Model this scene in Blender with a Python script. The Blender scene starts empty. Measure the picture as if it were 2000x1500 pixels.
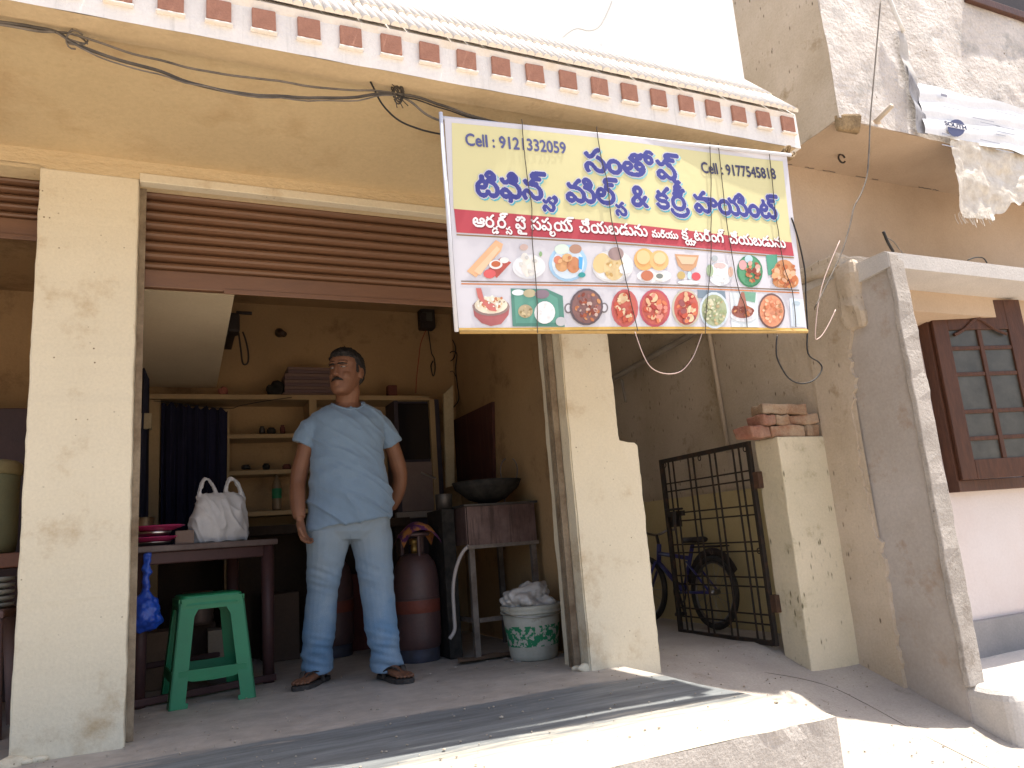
import bpy, bmesh, math, random
from mathutils import Vector, Matrix, noise
import numpy as np
random.seed(7)
S = bpy.context.scene
COL = S.collection
R = math.radians
# ------------------------------------------------------------------ camera
YAW, PITCH, ROLL, FPX = R(24.675), R(11.576), R(-4.397), 1465.819
CAM = Vector((.761, -3.394, .66))
fw = Vector((math.sin(YAW)*math.cos(PITCH), math.cos(YAW)*math.cos(PITCH), math.sin(PITCH)))
r0 = Vector((math.cos(YAW), -math.sin(YAW), 0)); u0 = r0.cross(fw)
rt = math.cos(ROLL)*r0 + math.sin(ROLL)*u0
up = -math.sin(ROLL)*r0 + math.cos(ROLL)*u0
cd = bpy.data.cameras.new('camera'); cam = bpy.data.objects.new('camera', cd); COL.objects.link(cam)
M = Matrix((rt, up, -fw)).transposed().to_4x4(); M.translation = CAM
cam.matrix_world = M
cd.sensor_width = 36; cd.lens = FPX/2000*36; cd.clip_end = 500; cd.clip_start = .05
S.camera = cam
def ray(u, v): return fw*FPX + rt*(u-1000) - up*(v-750)
def at(u, v, ax, val):
    d = ray(u, v); i = 'xyz'.index(ax); t = (val-CAM[i])/d[i]; return CAM + d*t
# ------------------------------------------------------------------ light
SUN = Vector((.307, -.09, 1.0)).normalized()          # towards the sun: high, over the neighbour's side of the street
w = bpy.data.worlds.new('World'); S.world = w; w.use_nodes = True
nt = w.node_tree; bg = nt.nodes['Background']
sky = nt.nodes.new('ShaderNodeTexSky'); sky.sky_type = 'NISHITA'; sky.sun_disc = False
sky.sun_elevation = math.asin(SUN.z); sky.sun_rotation = math.atan2(SUN.x, SUN.y)
sky.dust_density = 3.5; sky.air_density = 1.0; sky.ozone_density = .6
nt.links.new(sky.outputs[0], bg.inputs[0]); bg.inputs[1].default_value = .12
sl = bpy.data.lights.new('sun', 'SUN'); so = bpy.data.objects.new('sun', sl); COL.objects.link(so)
sl.energy = 4.2; sl.angle = R(.6); sl.color = (1, .94, .84)
so.rotation_euler = SUN.to_track_quat('Z', 'Y').to_euler()
S.view_settings.view_transform = 'Standard'; S.view_settings.look = 'None'
S.view_settings.exposure = 1.3; S.view_settings.gamma = 1
S.cycles.max_bounces = 10; S.cycles.diffuse_bounces = 6
# ------------------------------------------------------------------ helpers
def sr(r, g, b):
    f = lambda c: (c/255/12.92 if c <= 10 else ((c/255+.055)/1.055)**2.4)
    return (f(r), f(g), f(b))
MATS = {}
def mat(name, col, rough=.85, col2=None, ns=2.0, nf=(.35, .7), grain=.12, gs=70, speck=None, bump=.15, bs=60,
        streak=None, metal=0, spec=.3, stain=None, bumpd=.01, trans=0, alpha=1, stretch=(1, 1, 1), sheen=0):
    if name in MATS: return MATS[name]
    m = bpy.data.materials.new(name); m.use_nodes = True; MATS[name] = m
    n = m.node_tree.nodes; L = m.node_tree.links; b = n['Principled BSDF']
    b.inputs['Roughness'].default_value = rough; b.inputs['Metallic'].default_value = metal
    b.inputs['Specular IOR Level'].default_value = spec
    b.inputs['Transmission Weight'].default_value = trans; b.inputs['Alpha'].default_value = alpha
    b.inputs['Sheen Weight'].default_value = sheen
    tc = n.new('ShaderNodeTexCoord'); mp = n.new('ShaderNodeMapping'); L.new(tc.outputs['Object'], mp.inputs[0]); mp.inputs['Scale'].default_value = stretch
    V = mp.outputs[0]
    def nz(scale, det=6, rough_=.6, vec=None):
        t = n.new('ShaderNodeTexNoise'); t.inputs['Scale'].default_value = scale; t.inputs['Detail'].default_value = det
        t.inputs['Roughness'].default_value = rough_; L.new(vec or V, t.inputs['Vector']); return t.outputs['Fac']
    def ramp(x, a, bb):
        t = n.new('ShaderNodeMapRange'); t.inputs[1].default_value = a; t.inputs[2].default_value = bb; L.new(x, t.inputs[0]); return t.outputs[0]
    def mix(fac, a, c, mode='MIX'):
        t = n.new('ShaderNodeMix'); t.data_type = 'RGBA'; t.blend_type = mode
        if isinstance(fac, (int, float)): t.inputs[0].default_value = fac
        else: L.new(fac, t.inputs[0])
        for i, x in ((6, a), (7, c)):
            if isinstance(x, tuple): t.inputs[i].default_value = (*x, 1)
            else: L.new(x, t.inputs[i])
        return t.outputs[2]
    c = col
    if col2: c = mix(ramp(nz(ns), *nf), c, col2)
    if streak:       # (colour, xy scale, z scale, low, high)
        mp2 = n.new('ShaderNodeMapping'); L.new(tc.outputs['Object'], mp2.inputs[0]); mp2.inputs['Scale'].default_value = (streak[1], streak[1], streak[2])
        c = mix(ramp(nz(1, 5, .65, mp2.outputs[0]), streak[3], streak[4]), c, streak[0])
    if stain:        # (colour, scale, low, high)
        c = mix(ramp(nz(stain[1], 8, .7), stain[2], stain[3]), c, stain[0])
    if speck:        # (colour, scale, threshold, z stretch)
        mp3 = n.new('ShaderNodeMapping'); L.new(tc.outputs['Object'], mp3.inputs[0]); mp3.inputs['Scale'].default_value = (1, 1, speck[3] if len(speck) > 3 else 1)
        v = n.new('ShaderNodeTexVoronoi'); v.inputs['Scale'].default_value = speck[1]; L.new(mp3.outputs[0], v.inputs['Vector'])
        k = n.new('ShaderNodeMath'); k.operation = 'MULTIPLY'
        L.new(ramp(v.outputs['Distance'], speck[2], speck[2]*.45), k.inputs[0]); L.new(ramp(nz(speck[1]*.22, 3), .5, .62), k.inputs[1])
        c = mix(k.outputs[0], c, speck[0])
    if grain:
        g = ramp(nz(gs, 4), .25, .75); gm = n.new('ShaderNodeMapRange'); gm.inputs[3].default_value = 1-grain; gm.inputs[4].default_value = 1+grain*.6
        L.new(g, gm.inputs[0]); cc = n.new('ShaderNodeCombineColor'); [L.new(gm.outputs[0], cc.inputs[i]) for i in range(3)]
        c = mix(1.0, c, cc.outputs[0], 'MULTIPLY')
    if isinstance(c, tuple): b.inputs['Base Color'].default_value = (*c, 1)
    else: L.new(c, b.inputs['Base Color'])
    if bump:
        bn = n.new('ShaderNodeBump'); bn.inputs['Strength'].default_value = bump; bn.inputs['Distance'].default_value = bumpd
        L.new(nz(bs, 5, .65), bn.inputs['Height']); L.new(bn.outputs[0], b.inputs['Normal'])
    return m
def attr_mat(name, rough=.6, bump=.1, bs=25):
    m = bpy.data.materials.new(name); m.use_nodes = True; n = m.node_tree.nodes; L = m.node_tree.links; b = n['Principled BSDF']
    a = n.new('ShaderNodeVertexColor'); a.layer_name = 'Col'; L.new(a.outputs[0], b.inputs['Base Color']); b.inputs['Roughness'].default_value = rough
    b.inputs['Specular IOR Level'].default_value = .25
    t = n.new('ShaderNodeTexNoise'); t.inputs['Scale'].default_value = bs; tc = n.new('ShaderNodeTexCoord'); L.new(tc.outputs['Object'], t.inputs['Vector'])
    bn = n.new('ShaderNodeBump'); bn.inputs['Strength'].default_value = bump; bn.inputs['Distance'].default_value = .01; L.new(t.outputs['Fac'], bn.inputs['Height']); L.new(bn.outputs[0], b.inputs['Normal'])
    return m
def thing(name, label, cat, loc=(0, 0, 0), group=None):
    o = bpy.data.objects.new(name, None); COL.objects.link(o); o.location = loc; o.empty_display_size = .1
    o['label'] = label; o['category'] = cat
    if group: o['group'] = group
    return o
def wpos(o):
    v = Vector(o.location)
    while o.parent: o = o.parent; v = v + Vector(o.location)
    return v
def link(name, me, m=None, parent=None, smooth=False):
    o = bpy.data.objects.new(name, me); COL.objects.link(o)
    if m is not None and not me.materials: me.materials.append(m)
    if smooth: me.polygons.foreach_set('use_smooth', [True]*len(me.polygons))
    if parent: o.parent = parent
    return o
def obj(name, bm, m, parent=None, smooth=False, local=False, kind=None):
    """vertices are given in world space; they are stored relative to the parent's base"""
    if parent and not local: bmesh.ops.translate(bm, verts=bm.verts, vec=-wpos(parent))
    bmesh.ops.recalc_face_normals(bm, faces=bm.faces)
    me = bpy.data.meshes.new(name); bm.to_mesh(me); bm.free()
    o = link(name, me, m, parent, smooth)
    if kind: o['kind'] = kind
    return o
def tag(o, label, cat, group=None):
    o['label'] = label; o['category'] = cat
    if group: o['group'] = group
    return o
def one(name, bm, m, label, cat, group=None, smooth=False):
    """a thing that is one mesh: origin at its base"""
    zs = [v.co.z for v in bm.verts]; xs = [v.co.x for v in bm.verts]; ys = [v.co.y for v in bm.verts]
    p = Vector(((min(xs)+max(xs))/2, (min(ys)+max(ys))/2, min(zs)))
    bmesh.ops.translate(bm, verts=bm.verts, vec=-p)
    o = obj(name, bm, m, None, smooth); o.location = p
    return tag(o, label, cat, group)
def NB(): return bmesh.new()
def box(bm, x0, x1, y0, y1, z0, z1, bev=0, seg=2):
    vs = [bm.verts.new((x, y, z)) for x in (x0, x1) for y in (y0, y1) for z in (z0, z1)]
    fs = [bm.faces.new([vs[i] for i in q]) for q in ((0, 1, 3, 2), (4, 6, 7, 5), (0, 4, 5, 1), (2, 3, 7, 6), (0, 2, 6, 4), (1, 5, 7, 3))]
    if bev:
        es = list({e for f in fs for e in f.edges})
        bmesh.ops.bevel(bm, geom=es, offset=bev, segments=seg, affect='EDGES', profile=.5)
    return bm
def B(*a, **k): return box(NB(), *a, **k)
def prism(bm, pts, vec):
    """closed polygon (3-D points) swept along vec"""
    a = [bm.verts.new(p) for p in pts]; b = [bm.verts.new(Vector(p)+Vector(vec)) for p in pts]
    bm.faces.new(a); bm.faces.new(b[::-1]); n = len(pts)
    for i in range(n): bm.faces.new((a[i], b[i], b[(i+1) % n], a[(i+1) % n]))
    return bm
def frames(path):
    path = [Vector(p) for p in path]; T = []
    for i in range(len(path)):
        a = path[max(0, i-1)]; b = path[min(len(path)-1, i+1)]; T.append((b-a).normalized())
    ref = Vector((0, 0, 1)) if abs(T[0].z) < .9 else Vector((1, 0, 0))
    out = []; x = (ref - T[0]*ref.dot(T[0])).normalized()
    for p, t in zip(path, T):
        x = (x - t*x.dot(t)); x = x.normalized() if x.length > 1e-6 else t.orthogonal().normalized()
        out.append((p, x, t.cross(x)))
    return out
def tube(bm, path, r, n=8, cap=True, closed=False):
    fr = frames(path); rs = r if isinstance(r, (list, tuple)) else [r]*len(path); rings = []
    for (p, x, y), rr in zip(fr, rs):
        rx, ry = rr if isinstance(rr, (list, tuple)) else (rr, rr)
        rings.append([bm.verts.new(p + x*rx*math.cos(2*math.pi*k/n) + y*ry*math.sin(2*math.pi*k/n)) for k in range(n)])
    m = len(rings)
    for i in range(m if closed else m-1):
        a, b = rings[i], rings[(i+1) % m]
        for k in range(n): bm.faces.new((a[k], a[(k+1) % n], b[(k+1) % n], b[k]))
    if cap and not closed: bm.faces.new(rings[0][::-1]); bm.faces.new(rings[-1])
    return bm
def smooth_path(pts, k=6):
    pts = [Vector(p) for p in pts]; out = []
    for i in range(len(pts)-1):
        p0 = pts[max(0, i-1)]; p1 = pts[i]; p2 = pts[i+1]; p3 = pts[min(len(pts)-1, i+2)]
        for j in range(k):
            t = j/k; out.append(.5*((2*p1)+(p2-p0)*t+(2*p0-5*p1+4*p2-p3)*t*t+(3*p1-p0-3*p2+p3)*t**3))
    return out+[pts[-1]]
def lathe(bm, prof, c=(0, 0, 0), n=28, cap0=True, cap1=True):
    c = Vector(c); rings = [[bm.verts.new(c+Vector((r*math.cos(2*math.pi*k/n), r*math.sin(2*math.pi*k/n), z))) for k in range(n)] for r, z in prof]
    for a, b in zip(rings, rings[1:]):
        for k in range(n): bm.faces.new((a[k], a[(k+1) % n], b[(k+1) % n], b[k]))
    if cap0: bm.faces.new(rings[0][::-1])
    if cap1: bm.faces.new(rings[-1])
    return bm
def loft(bm, rings, n=20, sup=2.0):
    """rings: (centre, xaxis vec, yaxis vec); superellipse exponent sup; closed ends"""
    rr = []
    for c, X, Y in rings:
        c, X, Y = Vector(c), Vector(X), Vector(Y); ring = []
        for k in range(n):
            a = 2*math.pi*k/n; ca, sa = math.cos(a), math.sin(a)
            ring.append(bm.verts.new(c + X*math.copysign(abs(ca)**(2/sup), ca) + Y*math.copysign(abs(sa)**(2/sup), sa)))
        rr.append(ring)
    for a, b in zip(rr, rr[1:]):
        for k in range(n): bm.faces.new((a[k], a[(k+1) % n], b[(k+1) % n], b[k]))
    bm.faces.new(rr[0][::-1]); bm.faces.new(rr[-1])
    return bm
def limb(bm, pts, rad, n=16):
    return tube(bm, pts, rad, n)
def remesh(bm, vox, it=2, disp=None):
    bmesh.ops.recalc_face_normals(bm, faces=bm.faces)
    me = bpy.data.meshes.new('tmp'); bm.to_mesh(me); bm.free(); o = bpy.data.objects.new('tmp', me); COL.objects.link(o)
    md = o.modifiers.new('r', 'REMESH'); md.mode = 'VOXEL'; md.voxel_size = vox
    sm = o.modifiers.new('s', 'SMOOTH'); sm.iterations = it; sm.factor = .5
    dg = bpy.context.evaluated_depsgraph_get(); me2 = bpy.data.meshes.new_from_object(o.evaluated_get(dg))
    bpy.data.objects.remove(o); bpy.data.meshes.remove(me)
    if disp:
        ns = [v.normal.copy() for v in me2.vertices]
        for v, nn in zip(me2.vertices, ns): v.co += nn*disp(v.co)
    return me2
def put(name, me, m, parent):
    me.transform(Matrix.Translation(-wpos(parent))); me.name = name
    return link(name, me, m, parent, True)
def rough_edges(bm, amp, scale=6, cuts=0, seed=0):
    for v in bm.verts:
        v.co += noise.noise_vector(v.co*scale+Vector((seed, 0, 0)))*amp
    return bm
def gridwall(o3, U, V, nu, nv, fn=None):
    """grid sheet from origin along U, V; fn(p,u,v)->offset vector"""
    bm = NB(); o3, U, V = Vector(o3), Vector(U), Vector(V); g = []
    for i in range(nu+1):
        row = []
        for j in range(nv+1):
            p = o3+U*(i/nu)+V*(j/nv)
            if fn: p = p+Vector(fn(p, i/nu, j/nv))
            row.append(bm.verts.new(p))
        g.append(row)
    for i in range(nu):
        for j in range(nv): bm.faces.new((g[i][j], g[i+1][j], g[i+1][j+1], g[i][j+1]))
    return bm
# ------------------------------------------------------------------ materials
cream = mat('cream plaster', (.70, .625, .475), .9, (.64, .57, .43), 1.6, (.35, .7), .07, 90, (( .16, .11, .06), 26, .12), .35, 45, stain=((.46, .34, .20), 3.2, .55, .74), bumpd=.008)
creamU = mat('cream rough plaster', (.63, .50, .31), .92, (.57, .445, .27), 1.3, (.35, .7), .10, 70, ((.2, .13, .06), 14, .06), .6, 34, stretch=(.55, .55, 1.5), bumpd=.014)
white = mat('white limewash', (.80, .79, .77), .9, (.72, .71, .69), 1.2, grain=.05, bump=.08, bs=40)
fasciaM = mat('fascia whitewash', (.80, .77, .74), .9, (.70, .68, .66), 3, (.45, .75), .06, 80, None, .4, 50, streak=((.55, .53, .50), 26, 1.6, .56, .80))
redsq = mat('brick red paint', (.42, .21, .145), .85, (.34, .165, .115), 20, grain=.15, gs=140, bump=.3, bs=120)
tileM = mat('limewashed tile', (.78, .73, .67), .9, (.74, .65, .54), 9, (.5, .7), .10, 60, None, .35, 60)
floorM = None
cementR = mat('rough cement', (.50, .46, .42), .95, (.42, .385, .35), 5, grain=.25, gs=120, speck=((.26, .23, .2), 55, .22), bump=.5, bs=70, bumpd=.012)
cement = mat('grey cement', (.46, .42, .39), .9, (.36, .315, .27), 1.4, (.35, .65), .10, 60, None, .4, 40, stain=((.33, .24, .17), 3.2, .55, .72))
cementL = mat('pale cement', (.56, .53, .50), .9, (.48, .455, .43), 3, (.4, .7), .14, 110, None, .5, 90)
oldwall = mat('old stained plaster', (.55, .465, .37), .93, (.44, .36, .265), 1.8, (.38, .66), .10, 70, ((.15, .115, .08), 34, .25, .38), .6, 40, stain=((.30, .22, .13), 3.4, .58, .72), bumpd=.015)
oldyel = mat('stained yellow plaster', (.66, .58, .43), .93, (.56, .50, .36), 2.0, (.38, .66), .08, 70, ((.15, .13, .075), 36, .26, .30), .5, 40, stain=((.36, .30, .18), 4.0, .57, .72), bumpd=.012)
ochre = mat('ochre plaster', (.58, .48, .26), .9, (.50, .40, .21), 2, grain=.08, bump=.3, bs=40)
pinkw = mat('pink limewash', (.68, .615, .59), .9, (.64, .55, .51), 1.2, (.45, .7), .05, 60, None, .25, 40)
parapet = mat('weathered whitewash', (.72, .67, .63), .93, (.58, .53, .49), 2.4, (.40, .62), .16, 50, ((.25, .2, .15), 16, .16), 1.0, 26, stain=((.46, .44, .42), 3.4, .54, .66), bumpd=.03)
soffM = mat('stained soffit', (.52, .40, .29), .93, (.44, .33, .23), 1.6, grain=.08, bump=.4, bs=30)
wood = mat('dark varnished wood', (.095, .038, .020), .5, (.06, .025, .015), 14, grain=.2, gs=40, bump=.2, bs=50, stretch=(3, 3, .4))
glassM = mat('dusty dark glass', (.045, .043, .037), .4, (.08, .077, .065), 9, grain=.1, bump=.02, spec=.5)
iron = mat('black painted iron', (.022, .017, .014), .55, (.07, .035, .02), 18, (.5, .75), .2, 90, None, .2, 120)
rust = mat('rusty iron', (.10, .05, .03), .8, (.05, .03, .02), 20, bump=.3)
shutM = mat('brown shutter paint', (.165, .080, .040), .42, (.12, .058, .032), 3, (.35, .7), .12, 60, None, .15, 60, stretch=(.4, 1, 4), spec=.5, stain=((.20, .10, .055), 2.2, .55, .75))
steel = mat('stainless steel', (.55, .54, .53), .3, metal=1, grain=.05, bump=.05)
dsteel = mat('sooty steel', (.10, .09, .085), .5, (.05, .045, .04), 10, metal=.6, bump=.2)
cable = mat('black cable', (.025, .022, .02), .6, grain=0, bump=0)
cableG = mat('weathered cable', (.20, .17, .14), .8, (.09, .08, .07), 14, grain=.1, bump=0)
inside = mat('interior ochre paint', (.40, .26, .13), .9, (.33, .21, .105), 1.5, (.35, .7), .08, 60, None, .3, 40, stain=((.17, .10, .05), 2.5, .54, .72))
dark = mat('dark paint', (.03, .022, .02), .6, grain=.1, bump=.1)
# ------------------------------------------------------------------ ground, platform, ramp
def ground_fn(p, u, v): return (0, 0, .02*noise.noise(p*.7))
g = obj('ground', gridwall((-40, -60, -.85), (80, 0, 0), (0, 100, 0), 80, 100, ground_fn), mat('dusty street', (.46, .39, .31), .95, (.36, .30, .24), .8, grain=.2, gs=40, bump=.6, bs=20), kind='structure')
# shop platform: worn cement with a polished blue-grey band along the front
fm = bpy.data.materials.new('platform cement'); fm.use_nodes = True
n = fm.node_tree.nodes; L = fm.node_tree.links; b = n['Principled BSDF']
tc = n.new('ShaderNodeTexCoord'); sx = n.new('ShaderNodeSeparateXYZ'); L.new(tc.outputs['Object'], sx.inputs[0])
mp = n.new('ShaderNodeMapping'); mp.inputs['Scale'].default_value = (1.2, 9, 4); L.new(tc.outputs['Object'], mp.inputs[0])
def fnz(scale, vec, det=7):
    t = n.new('ShaderNodeTexNoise'); t.inputs['Scale'].default_value = scale; t.inputs['Detail'].default_value = det; t.inputs['Roughness'].default_value = .68; L.new(vec, t.inputs['Vector']); return t.outputs['Fac']
def fmap(x, a, bb, c=0, d=1):
    t = n.new('ShaderNodeMapRange'); t.inputs[1].default_value = a; t.inputs[2].default_value = bb; t.inputs[3].default_value = c; t.inputs[4].default_value = d; L.new(x, t.inputs[0]); return t.outputs[0]
def fmix(f, a, c):
    t = n.new('ShaderNodeMix'); t.data_type = 'RGBA'; L.new(f, t.inputs[0])
    for i, x in ((6, a), (7, c)):
        if isinstance(x, tuple): t.inputs[i].default_value = (*x, 1)
        else: L.new(x, t.inputs[i])
    return t.outputs[2]
ns1 = fnz(1.6, mp.outputs[0]); ns2 = fnz(9, tc.outputs['Object'])
ad = n.new('ShaderNodeMath'); ad.operation = 'MULTIPLY_ADD'; L.new(ns1, ad.inputs[0]); ad.inputs[1].default_value = .55; L.new(sx.outputs['Y'], ad.inputs[2])
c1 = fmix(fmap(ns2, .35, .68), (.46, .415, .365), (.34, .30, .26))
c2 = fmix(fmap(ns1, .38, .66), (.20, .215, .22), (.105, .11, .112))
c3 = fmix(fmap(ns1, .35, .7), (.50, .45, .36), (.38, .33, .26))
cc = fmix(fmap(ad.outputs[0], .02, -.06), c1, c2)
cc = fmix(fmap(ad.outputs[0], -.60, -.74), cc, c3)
L.new(cc, b.inputs['Base Color'])
L.new(fmap(ns1, .3, .7, .45, .8), b.inputs['Roughness'])
bn = n.new('ShaderNodeBump'); bn.inputs['Strength'].default_value = .35; bn.inputs['Distance'].default_value = .01; L.new(ns2, bn.inputs['Height']); L.new(bn.outputs[0], b.inputs['Normal'])
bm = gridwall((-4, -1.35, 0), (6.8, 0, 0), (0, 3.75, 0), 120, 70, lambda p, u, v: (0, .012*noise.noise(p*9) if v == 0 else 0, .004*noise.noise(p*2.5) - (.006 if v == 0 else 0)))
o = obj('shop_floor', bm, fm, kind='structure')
bm = gridwall((-4, -1.351, -.006), (6.8, 0, 0), (0, 0, -.9), 200, 20, lambda p, u, v: (0, (.012*noise.noise(Vector((p.x, -1.35, 0))*9) if v == 0 else .004*noise.noise(p*14)), 0))
obj('platform_riser', bm, cementR, kind='structure')
obj('platform_side', B(2.70, 2.797, -1.335, -.02, -.9, -.004), cementR, kind='structure')
def ramp_z(x, y):
    t = min(1, max(0, (x-2.8)/1.3)); z0 = -.035 - .165*t
    if y < 0: return z0 + .33*y + .02*t*y
    return z0 + min(y, .35)*.35*t + .01*y
bm = gridwall((2.78, -3.2, 0), (1.72, 0, 0), (0, 9, 0), 24, 90, lambda p, u, v: (0, 0, max(-.84, ramp_z(p.x, p.y)) + .008*noise.noise(p*4)))
rampM = mat('ramp cement', (.42, .375, .325), .92, (.34, .30, .265), 2.2, (.35, .68), .14, 90, ((.16, .13, .1), 30, .1), .5, 60, stain=((.25, .21, .17), 5, .6, .72))
obj('path', bm, rampM, kind='structure')
bm = NB(); pth = smooth_path([Vector((q[0], q[1], ramp_z(q[0], q[1])+.002)) for q in [(3.3, .12), (3.7, -.02), (3.95, -.15), (4.02, -.35), (4.05, -.6), (4.12, -.9), (4.2, -1.3)]], 4)
tube(bm, pth, .0013, 5); obj('crack_line', bm, mat('crack', (.12, .10, .08), .95, grain=0, bump=0), kind='structure')
# neighbour's raised sit-out
bm = B(4.42, 9, -.85, .2, -.95, -.235, .05, 3)
bmesh.ops.subdivide_edges(bm, edges=[e for e in bm.edges if e.calc_length() > .3], cuts=14, use_grid_fill=True); rough_edges(bm, .015, 6)
obj('sit_out_terrace', bm, cementL, kind='structure')
# ------------------------------------------------------------------ shop building
shop = thing('shop_building', 'cream two-bay shop building with brown shutters and tiled pent roof', 'building', (0, 0, 0))
ZL = 2.32
def pillar(x0, x1, y0, y1, z0, z1, seed):
    bm = gridwall((x0, y0, z0), (x1-x0, 0, 0), (0, 0, z1-z0), 14, 80)
    return bm
bm = NB(); box(bm, .232, .603, 0, .30, -.02, ZL+.004, .008, 2)
bmesh.ops.subdivide_edges(bm, edges=[e for e in bm.edges if e.calc_length() > 1], cuts=60); rough_edges(bm, .004, 7); rough_edges(bm, .003, 26)
obj('pillar', bm, cream, shop)
bm = NB(); prism(bm, [(2.622, 0, -.06), (3.034, 0, -.08), (3.037, 0, 1.095), (3.02, 0, 1.112), (2.912, 0, 1.12), (2.922, 0, ZL+.004), (2.622, 0, ZL+.004)], (0, .27, 0))
bmesh.ops.bevel(bm, geom=[e for e in bm.edges if abs((e.verts[0].co-e.verts[1].co).y) < .01], offset=.007, segments=2, affect='EDGES')
bmesh.ops.subdivide_edges(bm, edges=[e for e in bm.edges if e.calc_length() > .9], cuts=40); rough_edges(bm, .004, 8, seed=3); rough_edges(bm, .003, 26)
obj('pillar', bm, cream, shop)
# broken plaster at the foot of the pillars
for k, (x, y, s) in enumerate(((.25, -.01, .035), (.33, -.012, .022), (2.605, .03, .03), (2.59, .08, .02), (.29, -.02, .016))):
    bm = NB(); bmesh.ops.create_icosphere(bm, subdivisions=3, radius=s); [setattr(v, 'co', Vector((v.co.x*1.3, v.co.y*.8, v.co.z*.7))) for v in bm.verts]
    rough_edges(bm, s*.4, 18, seed=k*7); bmesh.ops.translate(bm, verts=bm.verts, vec=(x, y, .01)); obj('broken_plaster', bm, cream, shop)
# front wall over the openings, the slab over it and its decorated edge
bm = gridwall((-4, 0, ZL), (7.04, 0, 0), (0, 0, .09), 200, 6, lambda p, u, v: (0, .006*noise.noise(p*3), 0 if v > 0 else (.03 if p.x < .23 else 0)))
obj('front_wall', bm, creamU, shop)
obj('lintel', B(-4, 3.04, .012, .28, ZL+.001, ZL+.04), creamU, shop)
obj('lintel_lip', B(.605, 2.62, -.006, .05, ZL-.012, ZL+.03, .004), cream, shop)
FY, FZ, FX = -.97, 2.395, 3.485
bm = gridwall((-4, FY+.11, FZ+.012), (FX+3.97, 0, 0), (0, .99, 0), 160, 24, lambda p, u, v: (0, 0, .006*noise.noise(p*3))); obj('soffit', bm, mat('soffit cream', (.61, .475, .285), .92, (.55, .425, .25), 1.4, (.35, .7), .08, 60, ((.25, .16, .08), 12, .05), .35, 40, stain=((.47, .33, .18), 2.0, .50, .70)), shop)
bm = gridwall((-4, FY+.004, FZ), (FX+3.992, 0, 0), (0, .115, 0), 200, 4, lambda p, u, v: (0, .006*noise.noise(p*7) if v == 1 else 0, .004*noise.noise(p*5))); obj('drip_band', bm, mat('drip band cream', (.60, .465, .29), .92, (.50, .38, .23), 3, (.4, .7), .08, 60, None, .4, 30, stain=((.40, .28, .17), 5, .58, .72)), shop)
obj('slab', B(-4, FX-.015, FY+.01, .3, FZ+.02, 2.575), cream, shop)
bm = gridwall((-4, FY, FZ-.002), (FX+4, 0, 0), (0, 0, .178), 240, 8, lambda p, u, v: (0, .003*noise.noise(p*6), .0015*noise.noise(p*8)))
obj('fascia_front', bm, fasciaM, shop)
UY = -.678
bm = NB(); prism(bm, [(FX-.012, FY, FZ), (FX-.012, FY, FZ+.18), (FX-.005, FY+.03, FZ+.21), (FX, UY, 2.934), (FX, UY, FZ)], (.03, 0, 0)); obj('fascia_end', bm, fasciaM, shop)
obj('upper_wall', B(-4, 3.506, UY, UY+.2, 2.55, 4.9), white, shop)
obj('upper_side_wall', B(3.306, 3.503, UY+.2, 5, 2.55, 4.9), white, shop)
sq = B(-.040, .040, -.010, .004, -.0395, .0395, .004); sqm = bpy.data.meshes.new('decor_square'); sq.to_mesh(sqm); sq.free(); sqm.materials.append(redsq)
for k in range(-9, 19):
    xx = .727+k*.1506 + random.uniform(-.003, .003); o = link('decor_square', sqm, None, shop); o.location = (xx, FY-.004, 2.498+.0006*k+random.uniform(-.002, .002)); o.rotation_euler = (0, random.uniform(-.03, .03), 0)
    bm = B(xx-.045, xx+.045, FY-.018, FY, 2.445+.0006*k, 2.454+.0006*k, .003); obj('lit_underside_strip', bm, tileM, shop)  # pale strip imitates ground bounce on the underside of the square
# tiled pent roof (half-round tiles in two courses)
roof = thing('pent_roof', '', ''); roof.parent = shop; del roof['label'], roof['category']
A = Vector((0, FY-.015, 2.573)); Bp = Vector((0, UY-.005, 2.934)); sl_ = (Bp-A); ln = sl_.length; sd = sl_.normalized(); nn = Vector((0, -sd.z, sd.y))
bm = NB(); prism(bm, [(-4, A.y+.004, A.z-.006), (-4, UY, 2.928), (-4, UY, 2.56), (-4, A.y+.022, A.z-.05)], (FX+3.99, 0, 0)); obj('roof_bed', bm, tileM, roof)
def tile_mesh(L_):
    bm = NB(); r = .017; n_ = 6; rings = []
    for s in (0, L_):
        f = 1.08 if s == 0 else .9
        rings.append([bm.verts.new(Vector((r*f*math.cos(math.pi*k/n_), 0, 0)) + sd*s + nn*(r*f*math.sin(math.pi*k/n_)+(.005 if s == 0 else 0))) for k in range(n_+1)])
    for k in range(n_): bm.faces.new((rings[0][k], rings[0][k+1], rings[1][k+1], rings[1][k]))
    bm.faces.new(rings[0][::-1]); bmesh.ops.recalc_face_normals(bm, faces=bm.faces)
    me = bpy.data.meshes.new('roof_tile'); bm.to_mesh(me); bm.free(); me.materials.append(tileM); me.polygons.foreach_set('use_smooth', [i < n_ for i in range(n_+1)]); return me
tm = [tile_mesh(ln*.54) for _ in range(1)]
nt_ = 0
xx = FX
while xx > -.4:
    for c in (0, 1):
        base = A + sd*(ln*.48*c)
        o = link('roof_tile', tm[0], None, roof); o.location = Vector((xx+random.uniform(-.003, .003), base.y, base.z)) + sd*random.uniform(-.003, .003); o.rotation_euler = (0, random.uniform(-.015, .015), random.uniform(-.012, .012)); nt_ += 1
    xx -= .0355
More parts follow.
